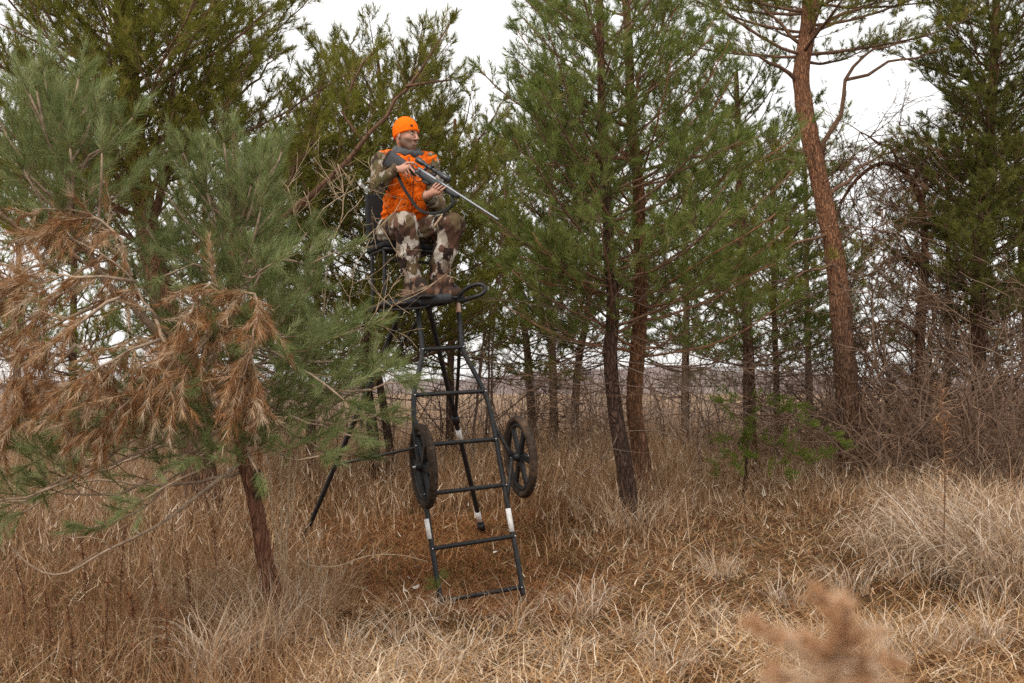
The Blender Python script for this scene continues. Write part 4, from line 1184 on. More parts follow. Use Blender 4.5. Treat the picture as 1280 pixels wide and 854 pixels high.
def ground_cover():
    # --- standing dry grass behind the stand
    N = 88000
    x, y = field(N, 7.6, 26, 0.5)
    px = px_of(x, y)
    clear = np.clip(1 - ((px - 560) / 190) ** 2, 0, 1) * sstep(10.6, 9.0, y)       # trampled place round the stand
    dens = (0.25 + 0.75 * sstep(7.8, 10.0, y)) * (1 - 0.93 * clear) * np.clip(0.75 + 0.5 * fbm(x, y, 1.1, 2.0) + 0.55 * fbm(x, y, 5.0, 1.2), 0.06, 1)
    dens *= np.where(px > 860, sstep(8.2, 10.5, y), 1.0)
    keep = rng.random(N) < dens
    x, y, px = x[keep], y[keep], px[keep]
    n = len(x)
    hmul = 0.40 + 0.60 * sstep(8.5, 11.5, y) + 0.25 * fbm(x, y, 0.7, 5.0)
    hmul = np.where(px > 860, hmul * (0.62 + 0.38 * sstep(12, 15, y)), hmul)
    h = rng.uniform(0.35, 0.95, n) * np.clip(hmul, 0.25, 1.3)
    tone = 0.50 + 0.20 * fbm(x, y, 0.6, 9.0) + rng.normal(0, 0.25, n) - 0.06 * sstep(13, 9, y)
    add_blades('dry_grass', M['grass'], 'tall standing dry tan grass filling the ground beneath the pines', np.stack([x, y, G(x, y) - 0.02], 1), h, rng.random(n) * 6.28, np.abs(rng.normal(0.08, 0.28, n)), rng.normal(0.65, 0.85, n),
               (0.0044 + 0.00030 * y) * rng.uniform(0.6, 1.5, n), 3, tone, crook=0.27)
    m = 32000
    i = rng.integers(0, n, m)
    zz = h[i] * rng.uniform(0.15, 0.8, m)
    add_blades('grass_leaves', M['pale_blade'], 'curled pale leaf blades hanging among the tall dry grass', np.stack([x[i] + rng.normal(0, .03, m), y[i] + rng.normal(0, .03, m), G(x[i], y[i]) + zz], 1), rng.uniform(0.08, 0.24, m), rng.random(m) * 6.28, rng.normal(0.5, 0.4, m), rng.normal(1.5, 0.7, m), 0.0075 + 0.0003 * y[i], 2, np.clip(rng.normal(0.48, 0.27, m), 0, 1), crook=0.3, twist=1.0)
    # --- far hay field
    N = 9000
    y = rng.uniform(22, 55, N); x = (rng.random(N) * 2 - 1) * (y * 0.6)
    add_blades('field_grass', M['grass'], 'distant pale hay field seen between the trunks', np.stack([x, y, G(x, y)], 1), rng.uniform(0.5, 1.05, N), rng.random(N) * 6.28, rng.normal(0, 0.2, N), rng.normal(0.4, 0.4, N), 0.018, 2, rng.normal(0.66, 0.15, N))
    # --- matted lying straw in front
    N = 84000
    x, y = field(N, 4.3, 11.0, 0.5, 0.58, 0.9)
    px = px_of(x, y)
    pat = fbm(x, y, 1.5, 1.0)
    dens = np.where(px > 370, 0.35 + 0.65 * sstep(7.2, 6.4, y), 0.30)
    dens = np.where(px > 820, np.maximum(dens, 0.85), dens)
    clear = np.clip(1 - ((px - 560) / 200) ** 2, 0, 1) * sstep(6.5, 7.1, y)
    dens = dens * (1 - 0.68 * clear) * np.clip(0.72 + 0.6 * pat + 0.5 * fbm(x, y, 6.0, 3.3), 0.08, 1)
    keep = rng.random(N) < dens
    x, y, px, pat = x[keep], y[keep], px[keep], pat[keep]
    n = len(x)
    az = rng.normal(0, 1.1, n) + 1.5 * fbm(x, y, 0.9, 3.0) + np.where(rng.random(n) < 0.5, math.pi, 0)
    tone = 0.50 + 0.25 * pat + rng.normal(0, 0.27, n) + np.where((px > 400) & (px < 760) & (y < 6.8), 0.10, 0)
    add_blades('straw', M['straw'], 'matted pale straw lying flattened over the foreground ground', np.stack([x, y, G(x, y) + rng.uniform(-0.01, 0.05, n)], 1), rng.uniform(0.08, 0.30, n), az, rng.normal(1.15, 0.33, n), rng.normal(0.55, 0.55, n),
               rng.uniform(0.0030, 0.0100, n), 3, tone, crook=0.50, twist=0.9)
    # --- rust coloured needle litter
    N = 50000
    x, y = field(N, 4.3, 12.5, 0.5, 0.58, 0.9)
    n = N
    add_blades('pine_litter', M['litter'], 'rust brown fallen pine needles covering the bare ground', np.stack([x, y, G(x, y) + rng.uniform(-0.012, 0.02, n)], 1), rng.uniform(0.05, 0.12, n), rng.random(n) * 6.28, rng.normal(1.35, 0.15, n), rng.normal(0.1, 0.2, n), 0.0036, 1, rng.normal(0.5, 0.22, n))
    N = 34000
    y = rng.uniform(6.5, 9.8, N); px = rng.normal(570, 110, N); x = (px - 640) / FPX * y
    add_blades('needle_carpet', M['litter'], 'thick rust brown pine needle carpet under the ladder stand', np.stack([x, y, G(x, y) + rng.uniform(-0.012, 0.025, N)], 1), rng.uniform(0.05, 0.13, N), rng.random(N) * 6.28, rng.normal(1.3, 0.2, N), rng.normal(0.1, 0.3, N), 0.0042, 1, rng.normal(0.55, 0.26, N))
    # --- short green grass
    N = 26000
    x, y = field(N, 4.5, 11, 0.5)
    px = px_of(x, y)
    g = fbm(x, y, 0.8, 4.2)
    gp = np.exp(-((px - 560) / 150) ** 2 - ((y - 8.6) / 1.1) ** 2) + 0.35 * np.exp(-((px - 150) / 160) ** 2) + 0.25 * np.exp(-((px - 1200) / 90) ** 2 - ((y - 6.6) / .4) ** 2)
    keep = rng.random(N) < np.clip(gp * (0.8 + 0.8 * g) + 0.05, 0, 1)
    x, y = x[keep], y[keep]; n = len(x)
    add_blades('green_grass', M['green_grass'], 'short green grass tufts growing beneath the ladder stand', np.stack([x, y, G(x, y) - 0.005], 1), rng.uniform(0.05, 0.16, n), rng.random(n) * 6.28, np.abs(rng.normal(0.3, 0.3, n)), rng.normal(0.7, 0.5, n), 0.0036, 3, rng.normal(0.5, 0.25, n))
    # --- rough brown growth at the left front
    N = 30000
    x, y = field(N, 4.3, 9.5, 0.5, 0.6, 0.9)
    px = px_of(x, y)
    keep = rng.random(N) < (sstep(470, 330, px) * np.clip(0.7 + 0.6 * fbm(x, y, 1.4, 7.7), 0.1, 1))
    x, y = x[keep], y[keep]; n = len(x)
    add_blades('rough_grass', M['grass'], 'rough reddish-brown grass growing around the young pine', np.stack([x, y, G(x, y) - 0.02], 1), rng.uniform(0.16, 0.50, n), rng.random(n) * 6.28, np.abs(rng.normal(0.2, 0.25, n)), rng.normal(0.9, 0.7, n),
               rng.uniform(0.003, 0.0055, n), 4, rng.normal(0.33, 0.25, n) + 0.15 * fbm(x, y, 1.1, 2.5), crook=0.15, twist=0.8)

def grass_clump(label, c, n, h, spread, rad, tone, width=0.008, group=None, lean=(0, 0)):
    c = np.array(c)
    a = rng.random(n) * 6.28; rr = rad * np.sqrt(rng.random(n))
    x = c[0] + np.cos(a) * rr; y = c[1] + np.sin(a) * rr
    az = a + rng.normal(0, 0.7, n)
    v, q, t, r = blades(np.stack([x, y, G(x, y) - 0.02], 1), h * rng.uniform(0.55, 1.15, n), az, np.abs(rng.normal(0.15, 0.18, n)), rng.normal(spread, 0.75, n), width * rng.uniform(0.5, 1.4, n), 6, rng.normal(tone, 0.27, n), crook=0.24, twist=0.9)
    o = obj('grass_clump', make_mesh('grass_clump', v, t, q, {'rnd': ('FACE', r)}), M['pale_blade'])
    tag(o, label, 'grass clump', group)
    return o

def clumps():
    g = 'big arching dry grass clumps below the thicket'
    lab = 'tall clump of pale arching dry grass at the foot of the thicket'
    for px, y, n, h, rad in ((1120, 8.3, 420, .72, .25), (1165, 8.6, 500, .90, .28), (1205, 8.0, 600, .98, .3), (1240, 7.6, 650, 1.05, .32), (1280, 8.1, 700, 1.15, .35), (1275, 7.2, 600, 1.0, .3), (1325, 7.6, 600, 1.1, .35), (1190, 9.2, 500, 1.0, .3), (1250, 9.0, 500, 1.15, .3), (1145, 7.7, 260, .55, .22)):
        grass_clump(lab, GP(px, 700, y), int(n * .62), h * .86, 2.5, rad * 1.25, 0.50, 0.0110, g)
    g = 'curled straw tufts on the flattened foreground'
    lab = 'small curled straw tuft on the flattened grass before the ladder stand'
    for px, y, n, h in ((585, 5.55, 90, .40), (640, 6.3, 80, .32), (725, 6.6, 90, .38), (745, 6.85, 70, .34), (700, 5.7, 90, .34), (500, 5.9, 90, .34), (430, 5.6, 90, .36), (800, 6.0, 80, .32), (880, 6.4, 80, .30), (1180, 5.6, 110, .36), (1120, 5.4, 110, .36), (1230, 5.8, 110, .36), (980, 6.9, 90, .34), (1060, 7.4, 120, .40), (900, 7.6, 100, .40), (560, 6.55, 40, .30), (655, 6.75, 40, .30), (1010, 5.7, 80, .30), (840, 5.3, 90, .32), (470, 5.2, 90, .34), (540, 5.15, 90, .32)):
        grass_clump(lab, GP(px, 760, y), n, h, 2.0, .14, 0.62, 0.0058, g)
    grass_clump('broad tuft of long arching straw beside the dock stalks', GP(268, 800, 5.25), 150, .58, 2.0, .13, 0.60, 0.0070)
    grass_clump('thick straw tuft leaning on the foot of the young pine', GP(330, 800, 5.6), 130, .50, 1.5, .14, 0.5, 0.0060)
    g = 'rough grass tufts round the young pine'
    for px, y, n, h in ((318, 5.75, 110, .62), (365, 5.8, 120, .60), (345, 6.1, 120, .75), (300, 6.2, 110, .70), (385, 6.3, 110, .60), (340, 5.5, 100, .50), (250, 6.3, 100, .60), (410, 6.8, 100, .60), (205, 6.6, 90, .55)):
        grass_clump('rough upright dry grass tuft close around the young pine trunk', GP(px, 760, y), n, h, 1.1, .17, 0.38, 0.0050, g)
    g = 'tall grass tufts round the centre trunks'
    for px, y in ((770, 9.0), (815, 9.3), (795, 8.9), (745, 9.4), (840, 9.8)):
        grass_clump('tall dry grass tuft at the foot of the paired pine trunks', GP(px, 640, y), 90, .62, 1.4, .24, 0.42, 0.0058, g)

def weeds():
    # tall seed stalk on the right
    def stalk(label, base, top, mat, leafmat, nleaf, leaf, r=0.005, f0=0.3, name='weed_stalk', width=0.012):
        root = thing(name, label, 'weed', base)
        q = catmull([base, (np.array(base) + np.array(top)) / 2 + rng.normal(size=3) * 0.015, top], 0.08)
        tubes('stem', [(q, np.linspace(r, r * 0.5, len(q)))], 6, mat, root)
        if nleaf:
            u = f0 + (1 - f0) * rng.random(nleaf)
            st = np.array([along(q, uu)[0] for uu in u])
            v, qq, t, rr = blades(st, leaf * rng.uniform(0.5, 1.2, nleaf), rng.random(nleaf) * 6.28, rng.uniform(0.7, 1.6, nleaf), rng.normal(0.9, 0.6, nleaf), width * rng.uniform(.6, 1.2, nleaf), 4, rng.normal(0.5, 0.2, nleaf), crook=0.3, twist=1.0)
            o = obj('leaves', make_mesh('leaves', v, t, qq, {'rnd': ('FACE', rr)}), leafmat, root); o['kind'] = 'stuff'
        return root
    stalk('tall upright dead weed with curled brown leaves along its upper stem', GP(1177, 740, 7.4), P(1176, 478, 7.5), M['rust_weed'] and M['limb'], M['needle_brown'], 150, 0.13, 0.006, 0.42)
    stalk('thin pale leaning grass stalk standing before the paired trunks', GP(872, 770, 6.6), P(856, 615, 6.7), M['pale_twig'], M['grass'], 14, 0.08, 0.0035, 0.5, width=0.006)
    stalk('thin straight reddish stem rising from the grass beside the arching clumps', GP(1088, 760, 6.9), P(1086, 640, 6.95), M['limb'], M['rust_weed'], 10, 0.07, 0.003, 0.4, width=0.005)
    stalk('upright dark stem beyond the dock stalks beneath the pine boughs', GP(8, 840, 5.3), P(2, 735, 5.3), M['limb'], M['rust_weed'], 10, 0.08, 0.004, 0.4)
    g = 'rust coloured dock stalks in the rough grass'
    for px, y, top in ((195, 5.6, 735), (165, 5.2, 770), (128, 5.5, 760), (62, 5.4, 770), (100, 6.2, 700), (240, 6.1, 720), (86, 5.0, 790), (205, 5.1, 790), (262, 6.6, 690), (30, 5.9, 730), (150, 6.4, 690)):
        b = GP(px, 800, y)
        r_ = stalk('rust brown dock stalk in the rough grass near the young pine', b, P(px + rng.normal() * 6, top - 32, y), M['limb'], M['rust_weed'], 170, 0.055, 0.005, 0.15, 'dock_stalk', 0.010)
        r_['group'] = g
    # curved stem lying in front of the young pine
    q = catmull([P(372, 690, 6.3), P(384, 706, 6.3), P(420, 708, 6.35), P(460, 695, 6.4), P(500, 694, 6.5), P(535, 702, 6.6)], 0.05)
    o = tubes('fallen_twig', [(q, np.linspace(0.006, 0.003, len(q)))], 6, M['pale_twig'])
    tag(o, 'long thin curved pale twig lying between young pine and ladder foot', 'twig')
    # pale leaves on the ground
    k = 0
    where = ['left of the ladder', 'behind the lowest rung', 'right of the ladder foot']
    for px, y in ((514, 7.6), (507, 7.2), (494, 6.75), (522, 7.9), (695, 7.6), (520, 7.35), (470, 8.0), (620, 8.3)):
        c = GP(px, 700, y) + np.array((0, 0, 0.035))
        n = 7
        a = rng.random() * 6.28
        ux = np.array((math.cos(a), math.sin(a), 0.25)); uy = np.array((-math.sin(a), math.cos(a), 0.35))
        t = np.linspace(-1, 1, n)
        V = []
        for s in t:
            w = 0.017 * (1 - s * s) ** 0.7 + 0.001
            mid = c + ux * s * 0.032 + np.array((0, 0, 0.012 * s * s))
            V += [mid - uy * w + np.array((0, 0, 0.006)), mid, mid + uy * w + np.array((0, 0, 0.006))]
        Q = []
        for i in range(n - 1):
            for j in range(2):
                Q.append((i * 3 + j, i * 3 + j + 1, i * 3 + j + 4, i * 3 + j + 3))
        o = obj('fallen_leaf', make_mesh('fallen_leaf', np.array(V), None, np.array(Q), None, True), M['leaf_white'])
        tag(o, 'small pale curled fallen leaf on the brown ground near the ladder', 'leaf', 'fallen leaves around the ladder')

def plume(label, base, top, w, seed):
    """feathery dead seed head close to the lens, out of focus"""
    root = thing('seed_plume', label, 'weed', base)
    q = catmull([base, (np.array(base) + np.array(top)) / 2 + np.array((0.015, 0.01, 0)), top], 0.05)
    tubes('stem', [(q, np.linspace(0.004, 0.002, len(q)))], 6, M['pale_twig'], root)
    top = np.array(top)
    T = Tree()
    yd = top[1]
    arms = [((1046, 830), (1046, 780), (1034, 748), (1012, 737)), ((1040, 850), (1005, 818), (970, 792), (936, 778)), ((1046, 840), (1062, 800), (1085, 782), (1100, 790)), ((1050, 860), (1085, 830), (1110, 815), (1122, 830)),
            ((1040, 870), (1000, 850), (968, 838), (955, 850)), ((1046, 850), (1020, 810), (1000, 795), (985, 800)), ((1048, 830), (1056, 790), (1058, 762), (1050, 750)), ((1050, 880), (1090, 860), (1120, 860), (1135, 880)),
            ((1040, 890), (1010, 880), (975, 880), (950, 900)), ((1046, 900), (1046, 860), (1040, 830), (1030, 810)), ((1046, 900), (1070, 870), (1080, 840), (1075, 815))]
    tw = []
    for k, a in enumerate(arms):
        off = rng.normal(0, 0.02)
        p = catmull([P(x, y, yd + off * j / 3) for j, (x, y) in enumerate(a)], 0.012)
        tw.append((p, np.linspace(0.0014, 0.0007, len(p))))
        for i in range(len(p) - 1):
            T.shoots.append((p[i], nrm(p[i + 1] - p[i]), 0.012))
    o = tubes('branchlets', tw, 4, M['pale_twig'], root, True, cap=False); o['kind'] = 'stuff'
    st = np.array([s[0] for s in T.shoots]); di = np.array([s[1] for s in T.shoots]); le = np.array([s[2] for s in T.shoots])
    o = obj('fluff', needle_mesh('fluff', st, di, le, 70, 0.023, 0.0019, 1.1, 0.1, tone_sd=0.3), M['plume'], root); o['kind'] = 'stuff'

def wire():
    a, b = P(880, 262, 60), P(1420, -25, 45)
    t = np.linspace(0, 1, 40)[:, None]
    q = a * (1 - t) + b * t; q[:, 2] -= (4 * t * (1 - t))[:, 0] * 0.35
    o = tubes('overhead_wire', [(q, 0.018)], 5, M['strap'])
    tag(o, 'thin dark overhead wire crossing the white sky above the dead brown pine', 'wire')

thicket()
dead_pine()
pale_sapling()
far_thicket()
ground_cover()
clumps()
weeds()
plume('feathery dead seed head close to the lens, its brown fluff out of focus', (0.33, 1.0, 0.0), P(1046, 805, 1.0), 0.085, 1)
wire()

# ------------------------------------------------------------------ the tripod ladder stand
def PL(px, py):
    """point on the leaning ladder plane"""
    z, x = 1.0, -0.35
    for _ in range(12):
        xm = -0.2 - 0.35 * z / 2.1
        dep = 6.9 + 0.262 * z + 0.33 * (x - xm)
        p = P(px, py, dep); x, z = p[0], p[2]
    return p

def stand():
    base = (PL(551, 753) + PL(654, 745)) / 2
    base[2] = float(G(base[0], base[1]))
    root = thing('ladder_stand', 'black steel tripod ladder hunting stand with two big wheels', 'hunting stand', base)
    S = M['steel']
    tr = 0.0185
    left = catmull([PL(522, 384), PL(525, 410), PL(528, 436), PL(525, 458), PL(518.5, 486), PL(517, 506), PL(519, 540), PL(526, 592), PL(533.5, 637), PL(539, 676), PL(545, 715), PL(551.5, 755)], 0.03)
    right = catmull([PL(571.5, 376), PL(575, 405), PL(578.5, 436), PL(590, 460), PL(604, 487), PL(610, 503), PL(616, 526), PL(625, 577), PL(634, 627), PL(641, 667), PL(648, 706), PL(654.5, 746)], 0.03)
    for q in (left, right):
        tubes('ladder_rail', [(q, tr)], 12, S, root)
    fwd0 = np.array((0.3, -0.93, 0.1))
    for (a, b) in (((528, 437), (578.5, 434)), ((518, 494), (606, 489)), ((519, 557.5), (619, 549)), ((530, 618), (632, 606)), ((540, 686), (643, 670)), ((548, 752), (651, 734))):
        p, q = PL(*a), PL(*b)
        o = tubes('rung', [(catmull([p, q], 0.05), 0.0160)], 12, S, root)
        dd = nrm(q - p)
        for e, sg in ((p, 1), (q, -1)):
            tubes('weld_collar', [(np.array([e + dd * sg * 0.012, e + dd * sg * 0.020, e + dd * sg * 0.030]), np.array([0.0215, 0.0195, 0.0165]))], 12, S, root)
            tubes('bolt', [(np.array([e + fwd0 * 0.014, e + fwd0 * 0.027]), 0.006)], 6, M['bolt'], root)
    # pale reflective bands
    def band(a, b, m, r=tr * 1.09):
        tubes('band', [(np.array([a, a * .5 + b * .5, b]), r)], 14, m, root)
    band(PL(533.7, 649), PL(537.8, 674), M['band']); band(PL(635.2, 636), PL(640.2, 665), M['band'])
    band(PL(571.7, 378.5), PL(573.4, 391), M['band_tan'])
    # feet plates
    for f in ((551.5, 755), (654.5, 746)):
        c = PL(*f); c[2] = float(G(c[0], c[1])) + 0.012
        bevel_box('foot_plate', c, np.eye(3), (0.045, 0.035, 0.008), 0.003, S, root, 1)
    # rear legs and braces
    def bar(name, pts, r, m=S):
        return tubes(name, [(catmull(pts, 0.05), r)], 10, m, root)
    lr0, lr1 = P(536, 384, 7.62), P(603, 655, 9.0); lr1[2] = float(G(lr1[0], lr1[1]))
    bar('rear_leg', [lr0, lr1], 0.021)
    ax = lr1 - lr0
    band(lr0 + ax * 0.505, lr0 + ax * 0.555, M['band'], 0.0232); band(lr0 + ax * 0.895, lr0 + ax * 0.945, M['band'], 0.0232)
    ll0, ll1 = P(503, 386, 7.75), P(381, 655, 8.9); ll1[2] = float(G(ll1[0], ll1[1]))
    bar('rear_leg', [ll0, ll1], 0.021)
    axl = ll1 - ll0
    bar('leg_brace', [PL(523, 400) + np.array((0, 0.03, 0)), ll0 + axl * 0.36], 0.014)
    bar('leg_brace', [PL(573.5, 392) + np.array((0, 0.03, 0)), P(574, 440, 7.65), lr0 + ax * 0.46], 0.014)
    bar('crossbar', [ll0 + axl * 0.655, PL(519, 560) + np.array((0, 0.02, 0))], 0.0115)
    def cable(a, b, sag):
        t = np.linspace(0, 1, 14)[:, None]; q = a * (1 - t) + b * t; q[:, 2] -= sag * (4 * t * (1 - t))[:, 0]
        tubes('cable', [(q, 0.0042)], 6, M['strap'], root)
    cable(PL(519, 497), lr0 + ax * 0.62, 0.02)
    cable(lr0 + ax * 0.50, lr0 + ax * 0.86, -0.06)
    tubes('clamp', [(np.array([lr0 + ax * 0.445, lr0 + ax * 0.475]), 0.033)], 10, S, root)
    tubes('clamp', [(np.array([lr0 + ax * 0.955, lr0 + ax * 0.985]), 0.036)], 10, S, root)

    # wheels on triangular brackets
    rung_dir = nrm(PL(632, 606) - PL(530, 618))
    lad_up = nrm(PL(616, 526) - PL(634, 627))
    fwd = nrm(np.cross(rung_dir, lad_up))
    def wheel(c, label_side):
        w = bpy.data.objects.new('wheel', None); COL.objects.link(w); w.parent = root
        w.matrix_parent_inverse = Matrix.Translation(-Vector(root.location)); w.location = Vector(c)
        def sub(name, me, m):
            o = bpy.data.objects.new(name, me); COL.objects.link(o)
            me.materials.append(m); o.parent = w
            o.matrix_parent_inverse = Matrix.Translation(-Vector(c)); return o
        X, Yv = fwd, nrm(np.cross(rung_dir, fwd))
        Rw = 0.300
        def ring(rad, tr_, n=72, sides=12, squash=1.0, bumps=0.0):
            V = []
            for i in range(n):
                a = i * 2 * math.pi / n
                er = X * math.cos(a) + Yv * math.sin(a)
                for j in range(sides):
                    bb = j * 2 * math.pi / sides
                    k = tr_
                    if bumps and math.cos(bb) > -0.2:
                        k = tr_ * (1 + bumps * (1 if (i + (j % 2)) % 2 == 0 else -0.35))
                    V.append(c + er * (rad + k * math.cos(bb)) + rung_dir * k * squash * math.sin(bb))
            V = np.array(V)
            i0 = (np.arange(n)[:, None] * sides + np.arange(sides)[None]); i1 = np.arange(n)[:, None] * sides + (np.arange(sides)[None] + 1) % sides
            j0 = ((np.arange(n)[:, None] + 1) % n) * sides + np.arange(sides)[None]; j1 = ((np.arange(n)[:, None] + 1) % n) * sides + (np.arange(sides)[None] + 1) % sides
            Q = np.stack([i0, j0, j1, i1], -1).reshape(-1, 4)
            return make_mesh('ring', V, None, Q, None, True)
        sub('tyre', ring(Rw - 0.027, 0.027, 96, 12, 1.05, 0.13), M['rubber'])
        sub('rim', ring(Rw - 0.066, 0.020, 64, 10, 0.75), M['wheel_black'])
        v, q, t = tube_arrays([(np.array([c - rung_dir * 0.055, c - rung_dir * 0.02, c + rung_dir * 0.02, c + rung_dir * 0.055]), np.array([0.022, 0.034, 0.034, 0.022]))], 16)
        sub('hub', make_mesh('hub', v, t, q, None, True), M['wheel_black'])
        v, q, t = tube_arrays([(np.array([c - rung_dir * 0.075, c + rung_dir * 0.075]), 0.009)], 10)
        sub('axle_bolt', make_mesh('axle_bolt', v, t, q, None, True), M['bolt'])
        for k in range(6):
            a = k * math.pi / 3 + 0.35
            er = X * math.cos(a) + Yv * math.sin(a); et = -X * math.sin(a) + Yv * math.cos(a)
            bm = bmesh.new()
            vv = []
            for rr, hw, ht in ((0.024, 0.024, 0.016), (0.12, 0.019, 0.012), (0.235, 0.027, 0.010)):
                for sx, sy in ((-1, -1), (1, -1), (1, 1), (-1, 1)):
                    vv.append(bm.verts.new(c + er * rr + et * hw * sx + rung_dir * ht * sy))
            for s_ in (0, 4):
                for j in range(4):
                    bm.faces.new((vv[s_ + j], vv[s_ + (j + 1) % 4], vv[s_ + 4 + (j + 1) % 4], vv[s_ + 4 + j]))
            bm.faces.new(vv[:4][::-1]); bm.faces.new(vv[8:])
            bmesh.ops.recalc_face_normals(bm, faces=bm.faces)
            me = bpy.data.meshes.new('spoke'); bm.to_mesh(me); bm.free()
            sub('spoke', me, M['wheel_black'])
        return w
    rail_r_top, rail_r_bot = PL(617, 530), PL(634, 622)
    cr = P(651, 571, np.linalg.norm(rail_r_top[1]) + 0.02)
    cr = (rail_r_top + rail_r_bot) / 2 + rung_dir * 0.145 + fwd * 0.0
    cr = P(650, 571, cr[1])
    wheel(cr, 0)
    hub_in = cr - rung_dir * 0.06
    bar('wheel_bracket', [rail_r_top, rail_r_top * .5 + hub_in * .5, hub_in], 0.0145)
    bar('wheel_bracket', [hub_in, rail_r_bot], 0.0155)
    l_top, l_bot = PL(517.5, 520), PL(532, 632)
    cl = P(529, 583, ((l_top + l_bot) / 2)[1] - 0.03)
    wheel(cl, 1)
    hub_l = cl + rung_dir * 0.05
    bar('wheel_bracket', [l_top, hub_l], 0.0145); bar('wheel_bracket', [hub_l, l_bot], 0.0155)

    # platform
    fl, fr = P(477, 381, 7.22), P(577, 371, 7.38)
    side = nrm(fr - fl); back = nrm(np.array((-0.30, 0.95, 0.0))); back = nrm(back - side * np.dot(back, side) * 0.6)
    bl, br = fl + back * 0.62, fr + back * 0.62
    tubes('platform_frame', [(catmull([fl, fr], .05), 0.030), (catmull([fr, br], .05), 0.019), (catmull([bl, br], .05), 0.016), (catmull([fl, bl], .05), 0.016)], 12, S, root)
    tubes('rail_pad', [(catmull([fl * .55 + fr * .45, fl * .06 + fr * .94], .05), 0.036)], 14, M['pad'], root)
    for t in np.linspace(0.08, 0.94, 9):
        a = fl * (1 - t) + fr * t; b = bl * (1 - t) + br * t
        c = (a + b) / 2 + np.array((0, 0, 0.006)); d = nrm(b - a)
        bevel_box('platform_slat', c, np.array([side, d, np.cross(side, d)]), (0.022, 0.31, 0.006), 0.001, S, root, 1)
    bar('foot_rail', [fl + np.array((-0.02, 0, -0.045)), (fl + fr) / 2 + np.array((0, -.02, -0.055)), fr * .6 + fl * .4 + np.array((0, -0.02, -0.04))], 0.010)
    lp = np.array([P(573, 375, 7.33), P(577, 366, 7.30), P(587, 358.5, 7.27), P(598, 355.5, 7.25), P(605, 357.5, 7.23), P(606.5, 363, 7.20), P(600, 369, 7.19), P(589, 372.5, 7.21), P(580, 376, 7.26)])
    n = len(lp)
    dense = []
    for i in range(n):
        p0, p1, p2, p3 = lp[i - 1], lp[i], lp[(i + 1) % n], lp[(i + 2) % n]
        for t in (0, .25, .5, .75):
            dense.append(0.5 * (2 * p1 + (p2 - p0) * t + (2 * p0 - 5 * p1 + 4 * p2 - p3) * t * t + (3 * p1 - p0 - 3 * p2 + p3) * t ** 3))
    tubes('foot_loop', [(np.array(dense), 0.0155)], 10, S, root, closed=True)
    bar('loop_strut', [P(556, 346, 7.45), P(574, 361, 7.36)], 0.010)

    # seat
    F = np.array((0.42, -0.907, 0.0)); Lf = np.array((0.907, 0.42, 0.0)); U = np.array((0, 0, 1.0))
    sc = P(502, 300, 7.72); sc[2] = 2.565
    bevel_box('seat', sc, np.array([Lf, F, U]), (0.215, 0.19, 0.022), 0.018, M['mesh_fabric'], root, 3)
    bc = sc - F * 0.225 + U * 0.245
    tilt = nrm(U - F * 0.10)
    bevel_box('backrest', bc, np.array([Lf, np.cross(tilt, Lf), tilt]), (0.215, 0.02, 0.215), 0.016, M['mesh_fabric'], root, 3)
    for s in (-1, 1):
        tubes('back_post', [(catmull([sc - F * 0.20 + Lf * s * 0.205 - U * 0.03, bc - F * 0.03 + Lf * s * 0.205 + tilt * 0.20], .05), 0.012)], 8, S, root)
        for f in (-1, 1):
            top = sc + Lf * s * 0.19 + F * f * 0.16 - U * 0.02
            bot = top.copy(); bot[2] = (fl[2] + fr[2]) / 2 + 0.01; bot += F * 0.03
            tubes('seat_leg', [(catmull([top, bot], .05), 0.0145)], 8, S, root)
        tubes('seat_rail', [(catmull([sc + Lf * s * 0.19 + F * 0.18 - U * 0.035, sc + Lf * s * 0.19 - F * 0.18 - U * 0.035], .05), 0.0145)], 8, S, root)
    tubes('seat_rail', [(catmull([sc + Lf * 0.2 + F * 0.18 - U * 0.035, sc - Lf * 0.2 + F * 0.18 - U * 0.035], .05), 0.0145)], 8, S, root)
    tubes('seat_rail', [(catmull([sc + Lf * 0.2 + F * 0.17 - U * 0.12, sc - Lf * 0.2 + F * 0.17 - U * 0.12], .05), 0.010)], 8, S, root)
stand()

